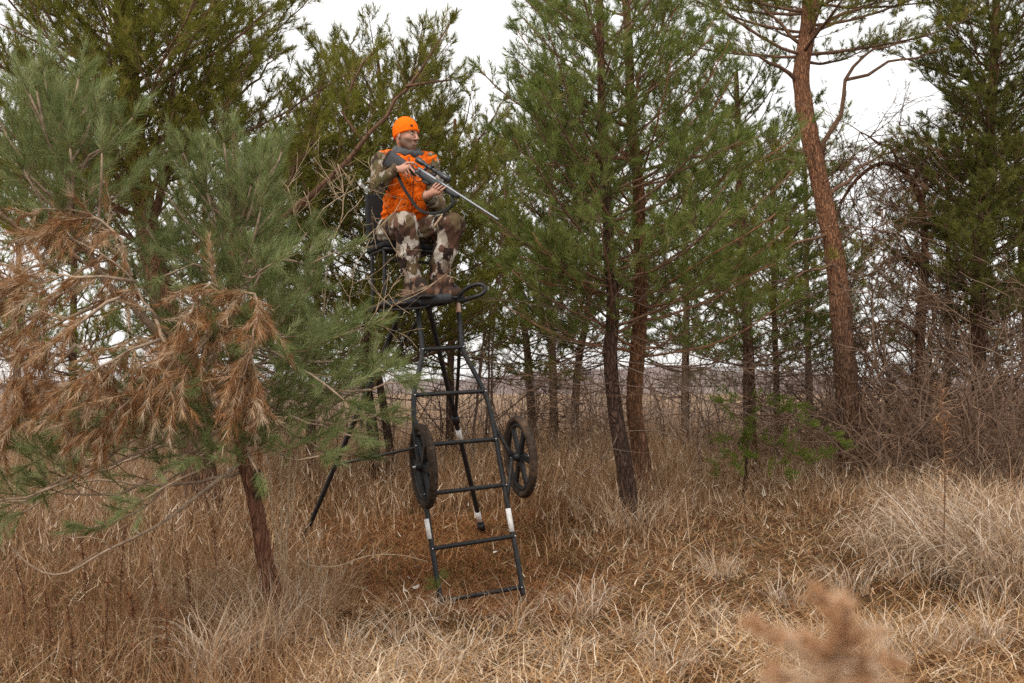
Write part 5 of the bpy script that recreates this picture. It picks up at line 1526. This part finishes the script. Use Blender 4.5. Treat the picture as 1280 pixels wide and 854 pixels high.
# ------------------------------------------------------------------ implicit surfaces for the figure
class Field:
    def __init__(self, lo, hi, h):
        self.lo = np.array(lo, float); self.h = h
        self.n = np.ceil((np.array(hi) - self.lo) / h).astype(int) + 1
        self.f = np.full(self.n, 0.3, np.float32)
    def box(self, lo, hi):
        a = np.clip(np.floor((np.array(lo) - self.lo) / self.h).astype(int), 0, self.n)
        b = np.clip(np.ceil((np.array(hi) - self.lo) / self.h).astype(int) + 1, 0, self.n)
        if (b <= a).any(): return None, None
        sl = tuple(slice(a[i], b[i]) for i in range(3))
        ax = [self.lo[i] + self.h * np.arange(a[i], b[i]) for i in range(3)]
        X, Y, Z = np.meshgrid(*ax, indexing='ij', sparse=True)
        return sl, (X, Y, Z)
    def put(self, lo, hi, fn, k, sub=False):
        m = k + 0.03
        sl, g = self.box(np.array(lo) - m, np.array(hi) + m)
        if sl is None: return
        d = fn(*g).astype(np.float32)
        a = self.f[sl]
        if sub:
            d = -d
            t = np.clip(0.5 - 0.5 * (d - a) / k, 0, 1) if k > 0 else None
            self.f[sl] = np.maximum(a, d) if k <= 0 else d * (1 - t) + a * t + k * t * (1 - t)
        else:
            if k <= 0: self.f[sl] = np.minimum(a, d)
            else:
                t = np.clip(0.5 + 0.5 * (d - a) / k, 0, 1)
                self.f[sl] = d * (1 - t) + a * t - k * t * (1 - t)
    def cone(self, a, b, ra, rb, k=0.02, sub=False):
        a = np.array(a, float); b = np.array(b, float); ab = b - a; l2 = float(ab @ ab)
        def fn(X, Y, Z):
            t = np.clip(((X - a[0]) * ab[0] + (Y - a[1]) * ab[1] + (Z - a[2]) * ab[2]) / l2, 0, 1)
            return np.sqrt((X - a[0] - t * ab[0]) ** 2 + (Y - a[1] - t * ab[1]) ** 2 + (Z - a[2] - t * ab[2]) ** 2) - (ra + t * (rb - ra))
        r = max(ra, rb)
        self.put(np.minimum(a, b) - r, np.maximum(a, b) + r, fn, k, sub)
    def chain(self, pts, rad, k=0.02):
        for i in range(len(pts) - 1): self.cone(pts[i], pts[i + 1], rad[i], rad[i + 1], k)
    def ell(self, c, ax, r, k=0.02, sub=False):
        c = np.array(c, float); ax = np.array(ax, float); r = np.array(r, float)
        def fn(X, Y, Z):
            q = [((X - c[0]) * a[0] + (Y - c[1]) * a[1] + (Z - c[2]) * a[2]) for a in ax]
            k0 = np.sqrt(sum((q[i] / r[i]) ** 2 for i in range(3))); k1 = np.sqrt(sum((q[i] / r[i] ** 2) ** 2 for i in range(3)))
            return k0 * (k0 - 1) / np.maximum(k1, 1e-6)
        m = float(max(r))
        self.put(c - m, c + m, fn, k, sub)
    def halfspace(self, p, n):
        """keep the side where (x-p).n < 0"""
        p = np.array(p); n = nrm(n)
        sl, (X, Y, Z) = self.box(self.lo, self.lo + self.h * self.n)
        d = (X - p[0]) * n[0] + (Y - p[1]) * n[1] + (Z - p[2]) * n[2]
        self.f = np.maximum(self.f, np.broadcast_to(d, self.f.shape).astype(np.float32))
    def folds(self, amp, freq, seed=0.0, stretch=(1, 1, 1)):
        sl, (X, Y, Z) = self.box(self.lo, self.lo + self.h * (self.n - 1))
        X, Y, Z = X * stretch[0], Y * stretch[1], Z * stretch[2]
        w = np.sin(X * freq + 1.9 * np.sin(Y * freq * 0.7 + seed) + 1.5 * np.sin(Z * freq * 0.6 + seed)) * np.sin(Z * freq * 1.1 + 2.0 * np.sin(X * freq * 0.8 - seed) + Y * freq * 0.6)
        w = w + 0.5 * np.sin((X + Y * 0.7 - Z * 0.8) * freq * 2.3 + 2.0 * np.sin(Z * freq * 1.3 + seed))
        self.f = self.f + np.broadcast_to(w * amp, self.f.shape).astype(np.float32)
    def mesh(self):
        f = self.f; h = self.h
        s = f < 0
        c = [s[i:s.shape[0]-1+i, j:s.shape[1]-1+j, k:s.shape[2]-1+k] for i in (0, 1) for j in (0, 1) for k in (0, 1)]
        cnt = sum(x.astype(np.int8) for x in c)
        act = (cnt > 0) & (cnt < 8)
        I, J, K = np.nonzero(act)
        idx = np.full(act.shape, -1, np.int64); idx[I, J, K] = np.arange(len(I))
        off = np.array([(i, j, k) for i in (0, 1) for j in (0, 1) for k in (0, 1)])
        val = np.stack([f[I + o[0], J + o[1], K + o[2]] for o in off], 1)
        acc = np.zeros((len(I), 3)); n = np.zeros(len(I))
        for a in range(8):
            for b in range(a + 1, 8):
                if abs(off[a] - off[b]).sum() != 1: continue
                va, vb = val[:, a], val[:, b]
                m = (va < 0) != (vb < 0)
                t = np.where(m, va / np.where(m, va - vb, 1), 0)
                acc += np.where(m[:, None], off[a] + (off[b] - off[a]) * t[:, None], 0); n += m
        V = self.lo + h * (np.stack([I, J, K], 1) + acc / n[:, None])
        Q = []
        for ax in range(3):
            o1, o2 = [(1, 2), (2, 0), (0, 1)][ax]
            sa = np.moveaxis(s, ax, 0)
            d = np.diff(s.astype(np.int8), axis=ax)
            E = np.argwhere(d != 0)
            ok = (E[:, o1] > 0) & (E[:, o2] > 0) & (E[:, o1] < act.shape[o1]) & (E[:, o2] < act.shape[o2])
            E = E[ok]
            sg = d[E[:, 0], E[:, 1], E[:, 2]]
            def at(a1, a2):
                e = E.copy(); e[:, o1] -= a1; e[:, o2] -= a2
                return idx[e[:, 0], e[:, 1], e[:, 2]]
            q = np.stack([at(1, 1), at(0, 1), at(0, 0), at(1, 0)], 1)
            q = np.where((sg < 0)[:, None], q, q[:, ::-1])
            Q.append(q)
        Q = np.vstack(Q)
        Q = Q[(Q >= 0).all(1)]
        return V, Q[:, ::-1] if False else Q

def smooth_verts(V, Q, it=2, lam=0.5):
    e = np.vstack([Q[:, [0, 1]], Q[:, [1, 2]], Q[:, [2, 3]], Q[:, [3, 0]]])
    e = np.vstack([e, e[:, ::-1]])
    for _ in range(it):
        acc = np.zeros_like(V); np.add.at(acc, e[:, 0], V[e[:, 1]])
        n = np.bincount(e[:, 0], minlength=len(V))[:, None]
        V = V + lam * (acc / np.maximum(n, 1) - V)
    return V

# ------------------------------------------------------------------ rifle frame (used by the hands too)
BUTT = P(489, 191, 7.50); MUZ = P(622.5, 276.5, 7.08)
RL = float(np.linalg.norm(MUZ - BUTT))
RD = nrm(MUZ - BUTT)
RR = nrm(np.cross(RD, (0, 0, 1.0)))      # right side of the rifle, towards the camera
RU = nrm(np.cross(RR, RD))
def RP(s, r=0.0, u=0.0):
    """point on the rifle: s metres from the butt, r to its right, u up"""
    return BUTT + RD * s + RR * r + RU * u

def person():
    F = np.array((0.42, -0.907, 0.0)); L = np.array((0.907, 0.42, 0.0)); U = np.array((0, 0, 1.0))
    AX = np.array([L, F, U])
    hipR, hipL = P(488, 289, 7.74), P(520, 291, 7.86)
    kneeR, kneeL = P(507, 280, 7.28), P(566, 282, 7.42)
    ankR, ankL = P(515, 352, 7.36), P(547, 350, 7.46)
    toeR, toeL = P(541, 366, 7.20), P(574, 362, 7.34)
    sole = 2.135
    shR, shL = P(477, 201.5, 7.68), P(538, 203.5, 7.86)
    elR, elL = P(473, 231, 7.50), P(546, 258, 7.70)
    wrR = RP(0.135, 0.045, -0.085); wrL = RP(0.475, 0.015, -0.125)
    pel = (hipR + hipL) / 2
    chest = (shR + shL) / 2 + U * (-0.12) + F * 0.02
    belly = pel * 0.5 + chest * 0.5 + F * 0.01 - U * 0.02
    neck0 = (shR + shL) / 2 + U * 0.03
    hc = P(508, 169.5, 7.70)
    H = nrm(np.array((0.83, -0.555, -0.07))); Sx = nrm(np.cross(U, H)); HU = np.cross(H, Sx)
    def hp(f, s, u): return hc + H * f + Sx * s + HU * u
    root_loc = pel.copy(); root_loc[2] = sole
    root = thing('person', 'seated hunter in orange cap and vest with camouflage clothing holding a rifle', 'person', root_loc)

    # ---- body: one continuous skin
    lo = np.array((-1.22, 7.0, 2.09)); hi = np.array((-0.30, 8.08, 3.62))
    B = Field(lo, hi, 0.0066)
    B.ell(chest, AX, (0.150, 0.100, 0.19), 0.05); B.ell(belly, AX, (0.135, 0.095, 0.17), 0.05); B.ell(pel, AX, (0.15, 0.11, 0.11), 0.05)
    for sh, el, wr in ((shR, elR, wrR), (shL, elL, wrL)):
        B.chain([sh, el, wr], [0.052, 0.040, 0.027], 0.03)
    B.cone(shR, shL, 0.05, 0.05, 0.05)
    for hip, kn, an, to in ((hipR, kneeR, ankR, toeR), (hipL, kneeL, ankL, toeL)):
        B.chain([hip, kn, an], [0.080, 0.052, 0.036], 0.03)
        fd = nrm(np.array((to[0] - an[0], to[1] - an[1], 0.0))); t2 = an + fd * 0.13; t2[2] = sole + 0.045
        B.cone(an - U * 0.02, t2, 0.035, 0.026, 0.02)
    B.cone(neck0, hp(-0.02, 0, -0.06), 0.062, 0.055, 0.03)
    # head
    HA = np.array([H, Sx, HU])
    B.ell(hp(-0.012, 0, 0.022), HA, (0.098, 0.077, 0.100), 0.02)
    B.ell(hp(0.028, 0, -0.045), HA, (0.062, 0.058, 0.070), 0.03)
    B.cone(hp(0.066, -0.012, -0.102), hp(0.066, 0.012, -0.102), 0.022, 0.022, 0.025)
    for s in (-1, 1):
        B.cone(hp(-0.01, s * 0.058, -0.055), hp(0.055, s * 0.022, -0.098), 0.016, 0.018, 0.03)      # jaw line
        B.ell(hp(0.056, s * 0.038, -0.028), HA, (0.022, 0.018, 0.022), 0.02)                        # cheek
        B.cone(hp(0.083, s * 0.012, 0.020), hp(0.070, s * 0.046, 0.016), 0.012, 0.010, 0.012)       # brow
        B.ell(hp(0.096, s * 0.031, -0.002), HA, (0.014, 0.016, 0.011), 0.010, True)                 # eye socket
        B.ell(hp(-0.008, s * 0.079, -0.018), np.array([nrm(H + 0.3 * Sx * s), nrm(Sx * s - 0.3 * H), HU]), (0.019, 0.008, 0.032), 0.006)
        B.ell(hp(0.103, s * 0.012, -0.040), HA, (0.011, 0.008, 0.008), 0.006)                       # nostril wing
    B.cone(hp(0.092, 0, 0.008), hp(0.116, 0, -0.034), 0.008, 0.012, 0.010)
    B.cone(hp(0.090, -0.016, -0.064), hp(0.090, 0.016, -0.064), 0.0075, 0.0075, 0.006)
    B.cone(hp(0.087, -0.014, -0.077), hp(0.087, 0.014, -0.077), 0.0085, 0.0085, 0.006)
    B.ell(hp(0.099, 0, -0.0705), HA, (0.008, 0.018, 0.0022), 0.002, True)
    # right hand round the grip, index finger along the stock
    def finger(pts, r0=0.0092, r1=0.0070, k=0.003):
        n = len(pts); B.chain(pts, list(np.linspace(r0, r1, n)), k)
    kn = [RP(0.235, 0.046, -0.006), RP(0.232, 0.053, -0.028), RP(0.222, 0.053, -0.049), RP(0.207, 0.048, -0.067)]
    for q in kn: B.cone(wrR, q, 0.022, 0.0125, 0.012)
    B.cone(kn[0], kn[3], 0.012, 0.011, 0.01)
    finger([kn[0], RP(0.285, 0.043, -0.020), RP(0.318, 0.036, -0.030), RP(0.345, 0.030, -0.040)], 0.0098)
    finger([kn[1], RP(0.268, 0.043, -0.050), RP(0.275, 0.018, -0.066), RP(0.262, -0.004, -0.060)])
    finger([kn[2], RP(0.252, 0.042, -0.071), RP(0.258, 0.016, -0.086), RP(0.246, -0.006, -0.078)])
    finger([kn[3], RP(0.230, 0.038, -0.089), RP(0.236, 0.014, -0.102), RP(0.226, -0.004, -0.094)], 0.0085, 0.0065)
    finger([RP(0.165, 0.040, -0.050), RP(0.195, 0.034, 0.002), RP(0.225, 0.010, 0.024), RP(0.258, -0.014, 0.020)], 0.0125, 0.0085, 0.006)
    # left hand under the fore-end, fingers up the near side
    pc = RP(0.530, 0.006, -0.052)
    ks = [RP(0.575, 0.036, -0.052), RP(0.553, 0.041, -0.056), RP(0.531, 0.041, -0.058), RP(0.510, 0.037, -0.058)]
    for q in ks: B.cone(wrL, q, 0.021, 0.0125, 0.012)
    B.cone(wrL, pc, 0.024, 0.02, 0.015)
    for i, q in enumerate(ks):
        dx = 0.010 - i * 0.004
        finger([q, q + RD * dx + RR * 0.012 + RU * 0.026, q + RD * dx * 1.4 - RR * 0.002 + RU * 0.046, q + RD * dx * 1.5 - RR * 0.012 + RU * (0.060 if i < 3 else 0.054)], 0.0095 if i < 3 else 0.0085, 0.0070, 0.002)
    finger([RP(0.505, -0.005, -0.080), RP(0.520, -0.034, -0.050), RP(0.545, -0.038, -0.018), RP(0.568, -0.034, 0.004)], 0.0125, 0.0085, 0.006)
    V, Q = B.mesh(); V = smooth_verts(V, Q, 1, 0.4)
    loc = (V - hc) @ HA.T
    f_, s_, u_ = loc[:, 0], loc[:, 1], loc[:, 2]
    near = (np.linalg.norm(loc - np.array((0.02, 0, -0.05)), axis=1) < 0.12)
    beard = near * np.clip(sstep(-0.030, -0.058, u_ - 0.35 * np.clip(np.abs(s_) - 0.035, 0, 0.05)) * sstep(-0.02, 0.005, f_) * sstep(-0.125, -0.108, u_), 0, 1) * 0.92
    lips = np.exp(-((u_ + 0.071) / 0.007) ** 2) * (np.abs(s_) < 0.024) * (f_ > 0.08)
    beard = beard * (1 - lips)
    hair = near * (sstep(0.000, -0.012, f_) * sstep(-0.05, -0.03, u_) * 0.7 * (np.abs(s_) > 0.05) * (f_ > -0.05) * sstep(0.012, 0.004, np.abs(f_ - 0.012)))
    me = make_mesh('body', V, None, Q, {'beard': ('POINT', np.maximum(beard, hair))}, True)
    obj('body', me, M['skin'], root)
    for s in (-1, 1):
        c = hp(0.0835, s * 0.031, -0.002)
        for nm, rr, off, m in (('eye', 0.0095, -0.0040, 'eye_white'), ('iris', 0.0052, 0.0045, 'iris')):
            bm = bmesh.new(); bmesh.ops.create_uvsphere(bm, u_segments=14, v_segments=10, radius=rr)
            for v in bm.verts: v.co += Vector(c + H * off)
            me = bpy.data.meshes.new(nm); bm.to_mesh(me); bm.free()
            for p in me.polygons: p.use_smooth = True
            obj(nm, me, M[m], root)
        tubes('eyebrow', [(np.array([hp(0.094, s * 0.014, 0.016), hp(0.091, s * 0.030, 0.021), hp(0.078, s * 0.048, 0.016)]), np.array([0.0045, 0.0045, 0.003]))], 7, M['brow'], root)
    # ---- cap
    C = Field(hc - 0.16, hc + np.array((0.16, 0.16, 0.19)), 0.0055)
    C.ell(hp(-0.010, 0, 0.030), HA, (0.110, 0.091, 0.104), 0.0); C.ell(hp(-0.018, 0, 0.062), HA, (0.088, 0.074, 0.085), 0.03)
    C.folds(0.0016, 60, 1.0)
    nb = nrm(-HU + H * 0.34)
    C.halfspace(hp(0.0, 0, 0.000), nb)
    V, Q = C.mesh(); V = smooth_verts(V, Q, 2)
    cap = obj('cap', make_mesh('cap', V, None, Q, None, True), M['cap_orange'], root)
    Cb = Field(hc - 0.16, hc + np.array((0.16, 0.16, 0.19)), 0.0055)
    Cb.ell(hp(-0.010, 0, 0.030), HA, (0.1135, 0.0945, 0.106), 0.0)
    Cb.halfspace(hp(0.0, 0, -0.004), nb); Cb.halfspace(hp(0.0, 0, 0.020), -nb)
    V, Q = Cb.mesh(); V = smooth_verts(V, Q, 2)
    obj('cap_hem', make_mesh('cap_hem', V, None, Q, None, True), M['cap_orange'], cap)
    lg = hp(0.086, -0.047, 0.060)
    n_ = nrm(lg - hp(-0.01, 0, 0.03)); t1 = nrm(np.cross(HU, n_)); t2 = np.cross(n_, t1)
    lg = lg + n_ * 0.004
    bevel_box('cap_badge', lg, np.array([t1, t2, n_]), (0.010, 0.008, 0.002), 0.001, M['strap'], cap, 1)
    # ---- hood and collar
    C = Field(neck0 - 0.22, neck0 + 0.2, 0.0065)
    ring = []
    for i in range(15):
        a = i / 14 * 2 * math.pi
        r_ = 0.074
        ring.append(neck0 + F * (math.cos(a) * r_ * 1.15 + 0.02) + L * math.sin(a) * r_ * 1.2 + U * (0.066 - 0.026 * math.cos(a)))
    C.chain(ring, [0.014] * 15, 0.012)
    C.chain([p - U * 0.03 + (p - neck0) * np.array((.14, .14, 0)) for p in ring], [0.022] * 15, 0.02)
    C.chain([neck0 - F * 0.09 + L * 0.08 + U * 0.02, neck0 - F * 0.12 + U * 0.0, neck0 - F * 0.09 - L * 0.08 + U * 0.02], [0.035, 0.045, 0.035], 0.02)
    C.folds(0.0045, 38, 2.0)
    V, Q = C.mesh(); V = smooth_verts(V, Q, 2)
    obj('hood', make_mesh('hood', V, None, Q, None, True), M['grey_cloth'], root)
    for s in (-1, 1):
        q = catmull([neck0 + F * 0.118 + L * s * 0.02 + U * 0.02, neck0 + F * 0.135 + L * s * 0.025 - U * 0.03, neck0 + F * 0.14 + L * s * 0.022 - U * 0.10], 0.02)
        tubes('drawstring', [(q, 0.003)], 6, M['grey_cloth'], root)
    # ---- sleeves
    for sh, el, wr, nm in ((shR, elR, wrR, 'R'), (shL, elL, wrL, 'L')):
        C = Field(np.minimum(np.minimum(sh, el), wr) - 0.12, np.maximum(np.maximum(sh, el), wr) + 0.12, 0.008)
        w2 = el + (wr - el) * 0.90
        C.chain([sh, el, w2], [0.078, 0.060, 0.041], 0.04)
        C.folds(0.0055, 42, 1.3 if nm == 'R' else 2.9)
        V, Q = C.mesh(); V = smooth_verts(V, Q, 2)
        sl = obj('sleeve', make_mesh('sleeve', V, None, Q, None, True), M['camo_sleeve'], root)
        d = nrm(wr - el)
        tubes('cuff', [(np.array([w2 + d * 0.016, w2 + d * 0.03, w2 + d * 0.044]), np.array([0.040, 0.0405, 0.038]))], 16, M['camo_sleeve'], sl)
    # ---- vest
    C = Field(pel - np.array((0.36, 0.36, 0.15)), neck0 + np.array((0.36, 0.36, 0.12)), 0.0085)
    C.ell(chest + F * 0.005, AX, (0.185, 0.128, 0.215), 0.06); C.ell(belly + F * 0.015, AX, (0.178, 0.130, 0.19), 0.06); C.ell(pel + U * 0.055 + F * 0.005, AX, (0.188, 0.145, 0.12), 0.06)
    C.cone(shR + L * 0.05, shL - L * 0.05, 0.068, 0.068, 0.05)
    C.cone(shR + L * 0.015 + U * 0.012, shR + L * 0.05, 0.075, 0.07, 0.04); C.cone(shL - L * 0.015 + U * 0.012, shL - L * 0.05, 0.075, 0.07, 0.04)
    C.folds(0.0125, 24, 4.0, (1, 1, 1.4)); C.folds(0.0045, 55, 1.0)
    C.cone(neck0 + U * 0.02, neck0 + U * 0.3, 0.072, 0.09, 0.01, True)
    C.halfspace(pel - U * 0.01 - F * 0.0, nrm(-U + F * 0.55))
    V, Q = C.mesh(); V = smooth_verts(V, Q, 2)
    vest = obj('vest', make_mesh('vest', V, None, Q, None, True), M['vest'], root)
    q = catmull([neck0 + F * 0.115 - U * 0.03, chest + F * 0.150 + U * 0.02, belly + F * 0.165, pel + F * 0.16 + U * 0.10], 0.02)
    tubes('zip', [(q, 0.004)], 6, M['strap'], vest)
    for s in (-1, 1):
        pc_ = belly + F * 0.150 + L * s * 0.085 - U * 0.015
        tl = nrm(F + L * s * 0.45); sl_ = nrm(np.cross(U, tl))
        bevel_box('pocket', pc_ - tl * 0.008, np.array([sl_, U, tl]), (0.055, 0.055, 0.012), 0.008, M['vest'], vest, 2)
        bevel_box('pocket_flap', pc_ + U * 0.055 - tl * 0.004, np.array([sl_, U, tl]), (0.058, 0.016, 0.013), 0.006, M['vest'], vest, 2)
    # ---- trousers
    C = Field(np.minimum(hipR, ankR) - np.array((0.25, 0.25, 0.12)) - np.array((0, 0.35, 0)), np.maximum(hipL, kneeL) + np.array((0.22, 0.25, 0.22)), 0.0088)
    C.ell(pel - U * 0.005, AX, (0.188, 0.145, 0.115), 0.05)
    for hip, kn_, an in ((hipR, kneeR, ankR), (hipL, kneeL, ankL)):
        mid = hip * 0.45 + kn_ * 0.55
        shin = kn_ * 0.5 + an * 0.5 + F * (-0.012)
        C.chain([hip, mid, kn_, shin, an + U * 0.015], [0.112, 0.102, 0.084, 0.080, 0.066], 0.04)
    C.folds(0.0085, 30, 0.6, (1, 1, 0.75)); C.folds(0.0025, 75, 2.2)
    C.halfspace(np.array((0, 0, ankR[2] - 0.03)), -U)
    V, Q = C.mesh(); V = smooth_verts(V, Q, 2)
    obj('trousers', make_mesh('trousers', V, None, Q, None, True), M['camo_trousers'], root)
    # ---- boots
    for an, to in ((ankR, toeR), (ankL, toeL)):
        a = an.copy(); t2 = to.copy(); t2[2] = sole + 0.055
        fd = nrm(np.array((to[0] - an[0], to[1] - an[1], 0.0))); sd = np.cross(U, fd)
        heel = a - fd * 0.045; heel[2] = sole + 0.05
        C = Field(a - np.array((0.22, 0.22, 0.16)), a + np.array((0.26, 0.26, 0.13)), 0.007)
        C.cone(a + U * 0.10, a - U * 0.02, 0.060, 0.055, 0.02)
        toe = a + fd * 0.185; toe[2] = sole + 0.047
        C.cone(heel, toe, 0.049, 0.047, 0.03); C.cone(a, a + fd * 0.10 - U * 0.025, 0.056, 0.048, 0.03)
        C.folds(0.0022, 60, 1.1)
        C.halfspace(np.array((0, 0, sole + 0.012)), -U)
        V, Q = C.mesh(); V = smooth_verts(V, Q, 2)
        bt = obj('boot', make_mesh('boot', V, None, Q, None, True), M['camo_boot'], root)
        C = Field(a - np.array((0.22, 0.22, 0.16)), a + np.array((0.26, 0.26, 0.06)), 0.007)
        h2, t3 = heel.copy(), toe.copy(); h2[2] = t3[2] = sole + 0.012
        C.cone(h2, t3, 0.049, 0.047, 0.0)
        C.halfspace(np.array((0, 0, sole + 0.022)), U); C.halfspace(np.array((0, 0, sole)), -U)
        V, Q = C.mesh()
        obj('sole', make_mesh('sole', V, None, Q, None, True), M['wheel_black'], bt)
        for k in range(4):
            p = a + fd * (0.035 + 0.022 * k) + U * (0.030 - 0.018 * k)
            tubes('lace', [(np.array([p - sd * 0.028, p + U * 0.012 + fd * 0.004, p + sd * 0.028]), 0.003)], 6, M['strap'], bt)
person()

def rifle():
    root = thing('rifle', 'dark grey bolt-action rifle with black scope and sling held by the hunter', 'rifle', RP(0.5))
    def sweep(name, secs, mat, n=18, power=2.6, parent=None):
        """secs: (s, u centre, half height, half width)"""
        V = []
        for s, u, hh, hw in secs:
            for j in range(n):
                a = j * 2 * math.pi / n
                ca, sa = math.cos(a), math.sin(a)
                k = (abs(ca) ** power + abs(sa) ** power) ** (-1 / power)
                V.append(RP(s, hw * ca * k, u + hh * sa * k))
        V = np.array(V); m = len(secs)
        i0 = (np.arange(m - 1)[:, None] * n + np.arange(n)[None]); i1 = np.arange(m - 1)[:, None] * n + (np.arange(n)[None] + 1) % n
        Q = np.stack([i0, i1, i1 + n, i0 + n], -1).reshape(-1, 4)
        T = []
        for st, fl in ((0, 1), ((m - 1) * n, 0)):
            for j in range(1, n - 1): T.append((st, st + j + 1, st + j) if fl else (st, st + j, st + j + 1))
        return obj(name, make_mesh(name, V, np.array(T), Q, None, True), mat, parent or root)
    st = sweep('stock', [(0.0, -0.050, 0.066, 0.021), (0.02, -0.049, 0.066, 0.022), (0.12, -0.040, 0.052, 0.023), (0.19, -0.030, 0.038, 0.021), (0.235, -0.028, 0.027, 0.019), (0.275, -0.030, 0.026, 0.019), (0.31, -0.018, 0.026, 0.022), (0.40, -0.014, 0.026, 0.024), (0.52, -0.012, 0.024, 0.0235), (0.64, -0.009, 0.020, 0.021), (0.70, -0.007, 0.016, 0.018), (0.715, -0.006, 0.010, 0.012)], M['stock'])
    sweep('butt_pad', [(-0.022, -0.050, 0.063, 0.019), (-0.012, -0.050, 0.066, 0.022), (-0.001, -0.050, 0.066, 0.022)], M['rubber'], parent=st)
    sweep('receiver', [(0.285, 0.008, 0.012, 0.014), (0.295, 0.010, 0.016, 0.016), (0.47, 0.010, 0.016, 0.016), (0.485, 0.010, 0.013, 0.014)], M['barrel'], 16, 2.3)
    sweep('barrel', [(0.48, 0.010, 0.0145, 0.0145), (0.55, 0.010, 0.0125, 0.0125), (0.70, 0.010, 0.0100, 0.0100), (RL - 0.02, 0.010, 0.0082, 0.0082), (RL - 0.012, 0.010, 0.0092, 0.0092), (RL, 0.010, 0.0092, 0.0092)], M['barrel'], 16, 2.0)
    sc = sweep('scope', [(0.235, 0.062, 0.021, 0.021), (0.240, 0.062, 0.0225, 0.0225), (0.300, 0.062, 0.0215, 0.0215), (0.318, 0.062, 0.0150, 0.0150), (0.335, 0.062, 0.0135, 0.0135), (0.450, 0.062, 0.0135, 0.0135), (0.485, 0.062, 0.0190, 0.0190), (0.505, 0.062, 0.0250, 0.0250), (0.560, 0.062, 0.0255, 0.0255), (0.565, 0.062, 0.0240, 0.0240)], M['scope'], 20, 2.0)
    sweep('lens', [(0.558, 0.062, 0.0215, 0.0215), (0.5665, 0.062, 0.0215, 0.0215)], M['lens'], 18, 2.0, sc)
    tubes('turret', [(np.array([RP(0.392, 0, 0.074), RP(0.392, 0, 0.094)]), np.array([0.0125, 0.0125]))], 14, M['scope'], sc)
    tubes('turret', [(np.array([RP(0.392, 0.012, 0.062), RP(0.392, 0.032, 0.062)]), np.array([0.0125, 0.0125]))], 14, M['scope'], sc)
    for s in (0.345, 0.440):
        tubes('scope_ring', [(np.array([RP(s - 0.009, 0, 0.062), RP(s + 0.009, 0, 0.062)]), 0.0175)], 14, M['scope'], sc)
        bevel_box('scope_mount', RP(s, 0, 0.034), np.array([RD, RR, RU]), (0.009, 0.010, 0.014), 0.002, M['scope'], sc, 1)
    tubes('bolt_handle', [(catmull([RP(0.315, 0.014, 0.010), RP(0.318, 0.035, 0.002), RP(0.320, 0.052, -0.016)], 0.01), np.array([0.005] * len(catmull([RP(0.315, 0.014, 0.010), RP(0.318, 0.035, 0.002), RP(0.320, 0.052, -0.016)], 0.01))))], 8, M['barrel'], root)
    bm = bmesh.new(); bmesh.ops.create_uvsphere(bm, u_segments=12, v_segments=8, radius=0.0095)
    for v in bm.verts: v.co += Vector(RP(0.320, 0.054, -0.019))
    me = bpy.data.meshes.new('bolt_knob'); bm.to_mesh(me); bm.free(); obj('bolt_knob', me, M['scope'], root)
    g = catmull([RP(0.290, 0, -0.040), RP(0.298, 0, -0.068), RP(0.325, 0, -0.076), RP(0.355, 0, -0.066), RP(0.365, 0, -0.038)], 0.01)
    tubes('trigger_guard', [(g, 0.0042)], 8, M['scope'], root)
    tg = catmull([RP(0.325, 0, -0.038), RP(0.330, 0, -0.052), RP(0.338, 0, -0.060)], 0.01)
    tubes('trigger', [(tg, 0.003)], 6, M['barrel'], root)
    bevel_box('magazine', RP(0.405, 0, -0.046), np.array([RD, RR, RU]), (0.034, 0.012, 0.012), 0.003, M['scope'], root, 1)
    # sling: webbing from the toe of the stock across the lap to the fore-end
    pts = [RP(0.10, 0.0, -0.085), P(503, 232, 7.42), P(513, 248, 7.40), P(524, 262, 7.36), P(540, 267, 7.30), P(556, 263, 7.24), P(566, 255, 7.20), RP(0.66, 0.0, -0.026)]
    q = catmull(pts, 0.02)
    V = []; n = len(q)
    tan = nrm(np.gradient(q, axis=0)); wv = nrm(np.cross(tan, np.array((0.2, -1.0, 0.2))))
    nv = np.cross(tan, wv)
    for i in range(n):
        for a, b in ((-1, -1), (1, -1), (1, 1), (-1, 1)):
            V.append(q[i] + wv[i] * 0.012 * a + nv[i] * 0.0014 * b)
    Q = []
    for i in range(n - 1):
        for j in range(4): Q.append((i * 4 + j, i * 4 + (j + 1) % 4, i * 4 + 4 + (j + 1) % 4, i * 4 + 4 + j))
    Q += [(3, 2, 1, 0), (n * 4 - 4, n * 4 - 3, n * 4 - 2, n * 4 - 1)]
    obj('sling', make_mesh('sling', np.array(V), None, np.array(Q), None, True), M['strap'], root)
    # free end of the strap with its pale keeper
    q = catmull([P(571, 251, 7.19), P(562, 260, 7.20), P(553, 270, 7.22)], 0.02)
    tubes('strap_loop', [(q, 0.007)], 8, M['strap'], root)
    q = catmull([P(554, 268, 7.22), P(548, 276, 7.23), P(542, 284, 7.25)], 0.02)
    tubes('strap_end', [(q, 0.008)], 8, M['pale_twig'], root)
    # swivels
    for s in (0.10, 0.66):
        tubes('swivel', [(np.array([RP(s, 0, -0.026 if s > .5 else -0.09), RP(s, 0, -0.036 if s > .5 else -0.10)]), 0.004)], 6, M['barrel'], root)
rifle()
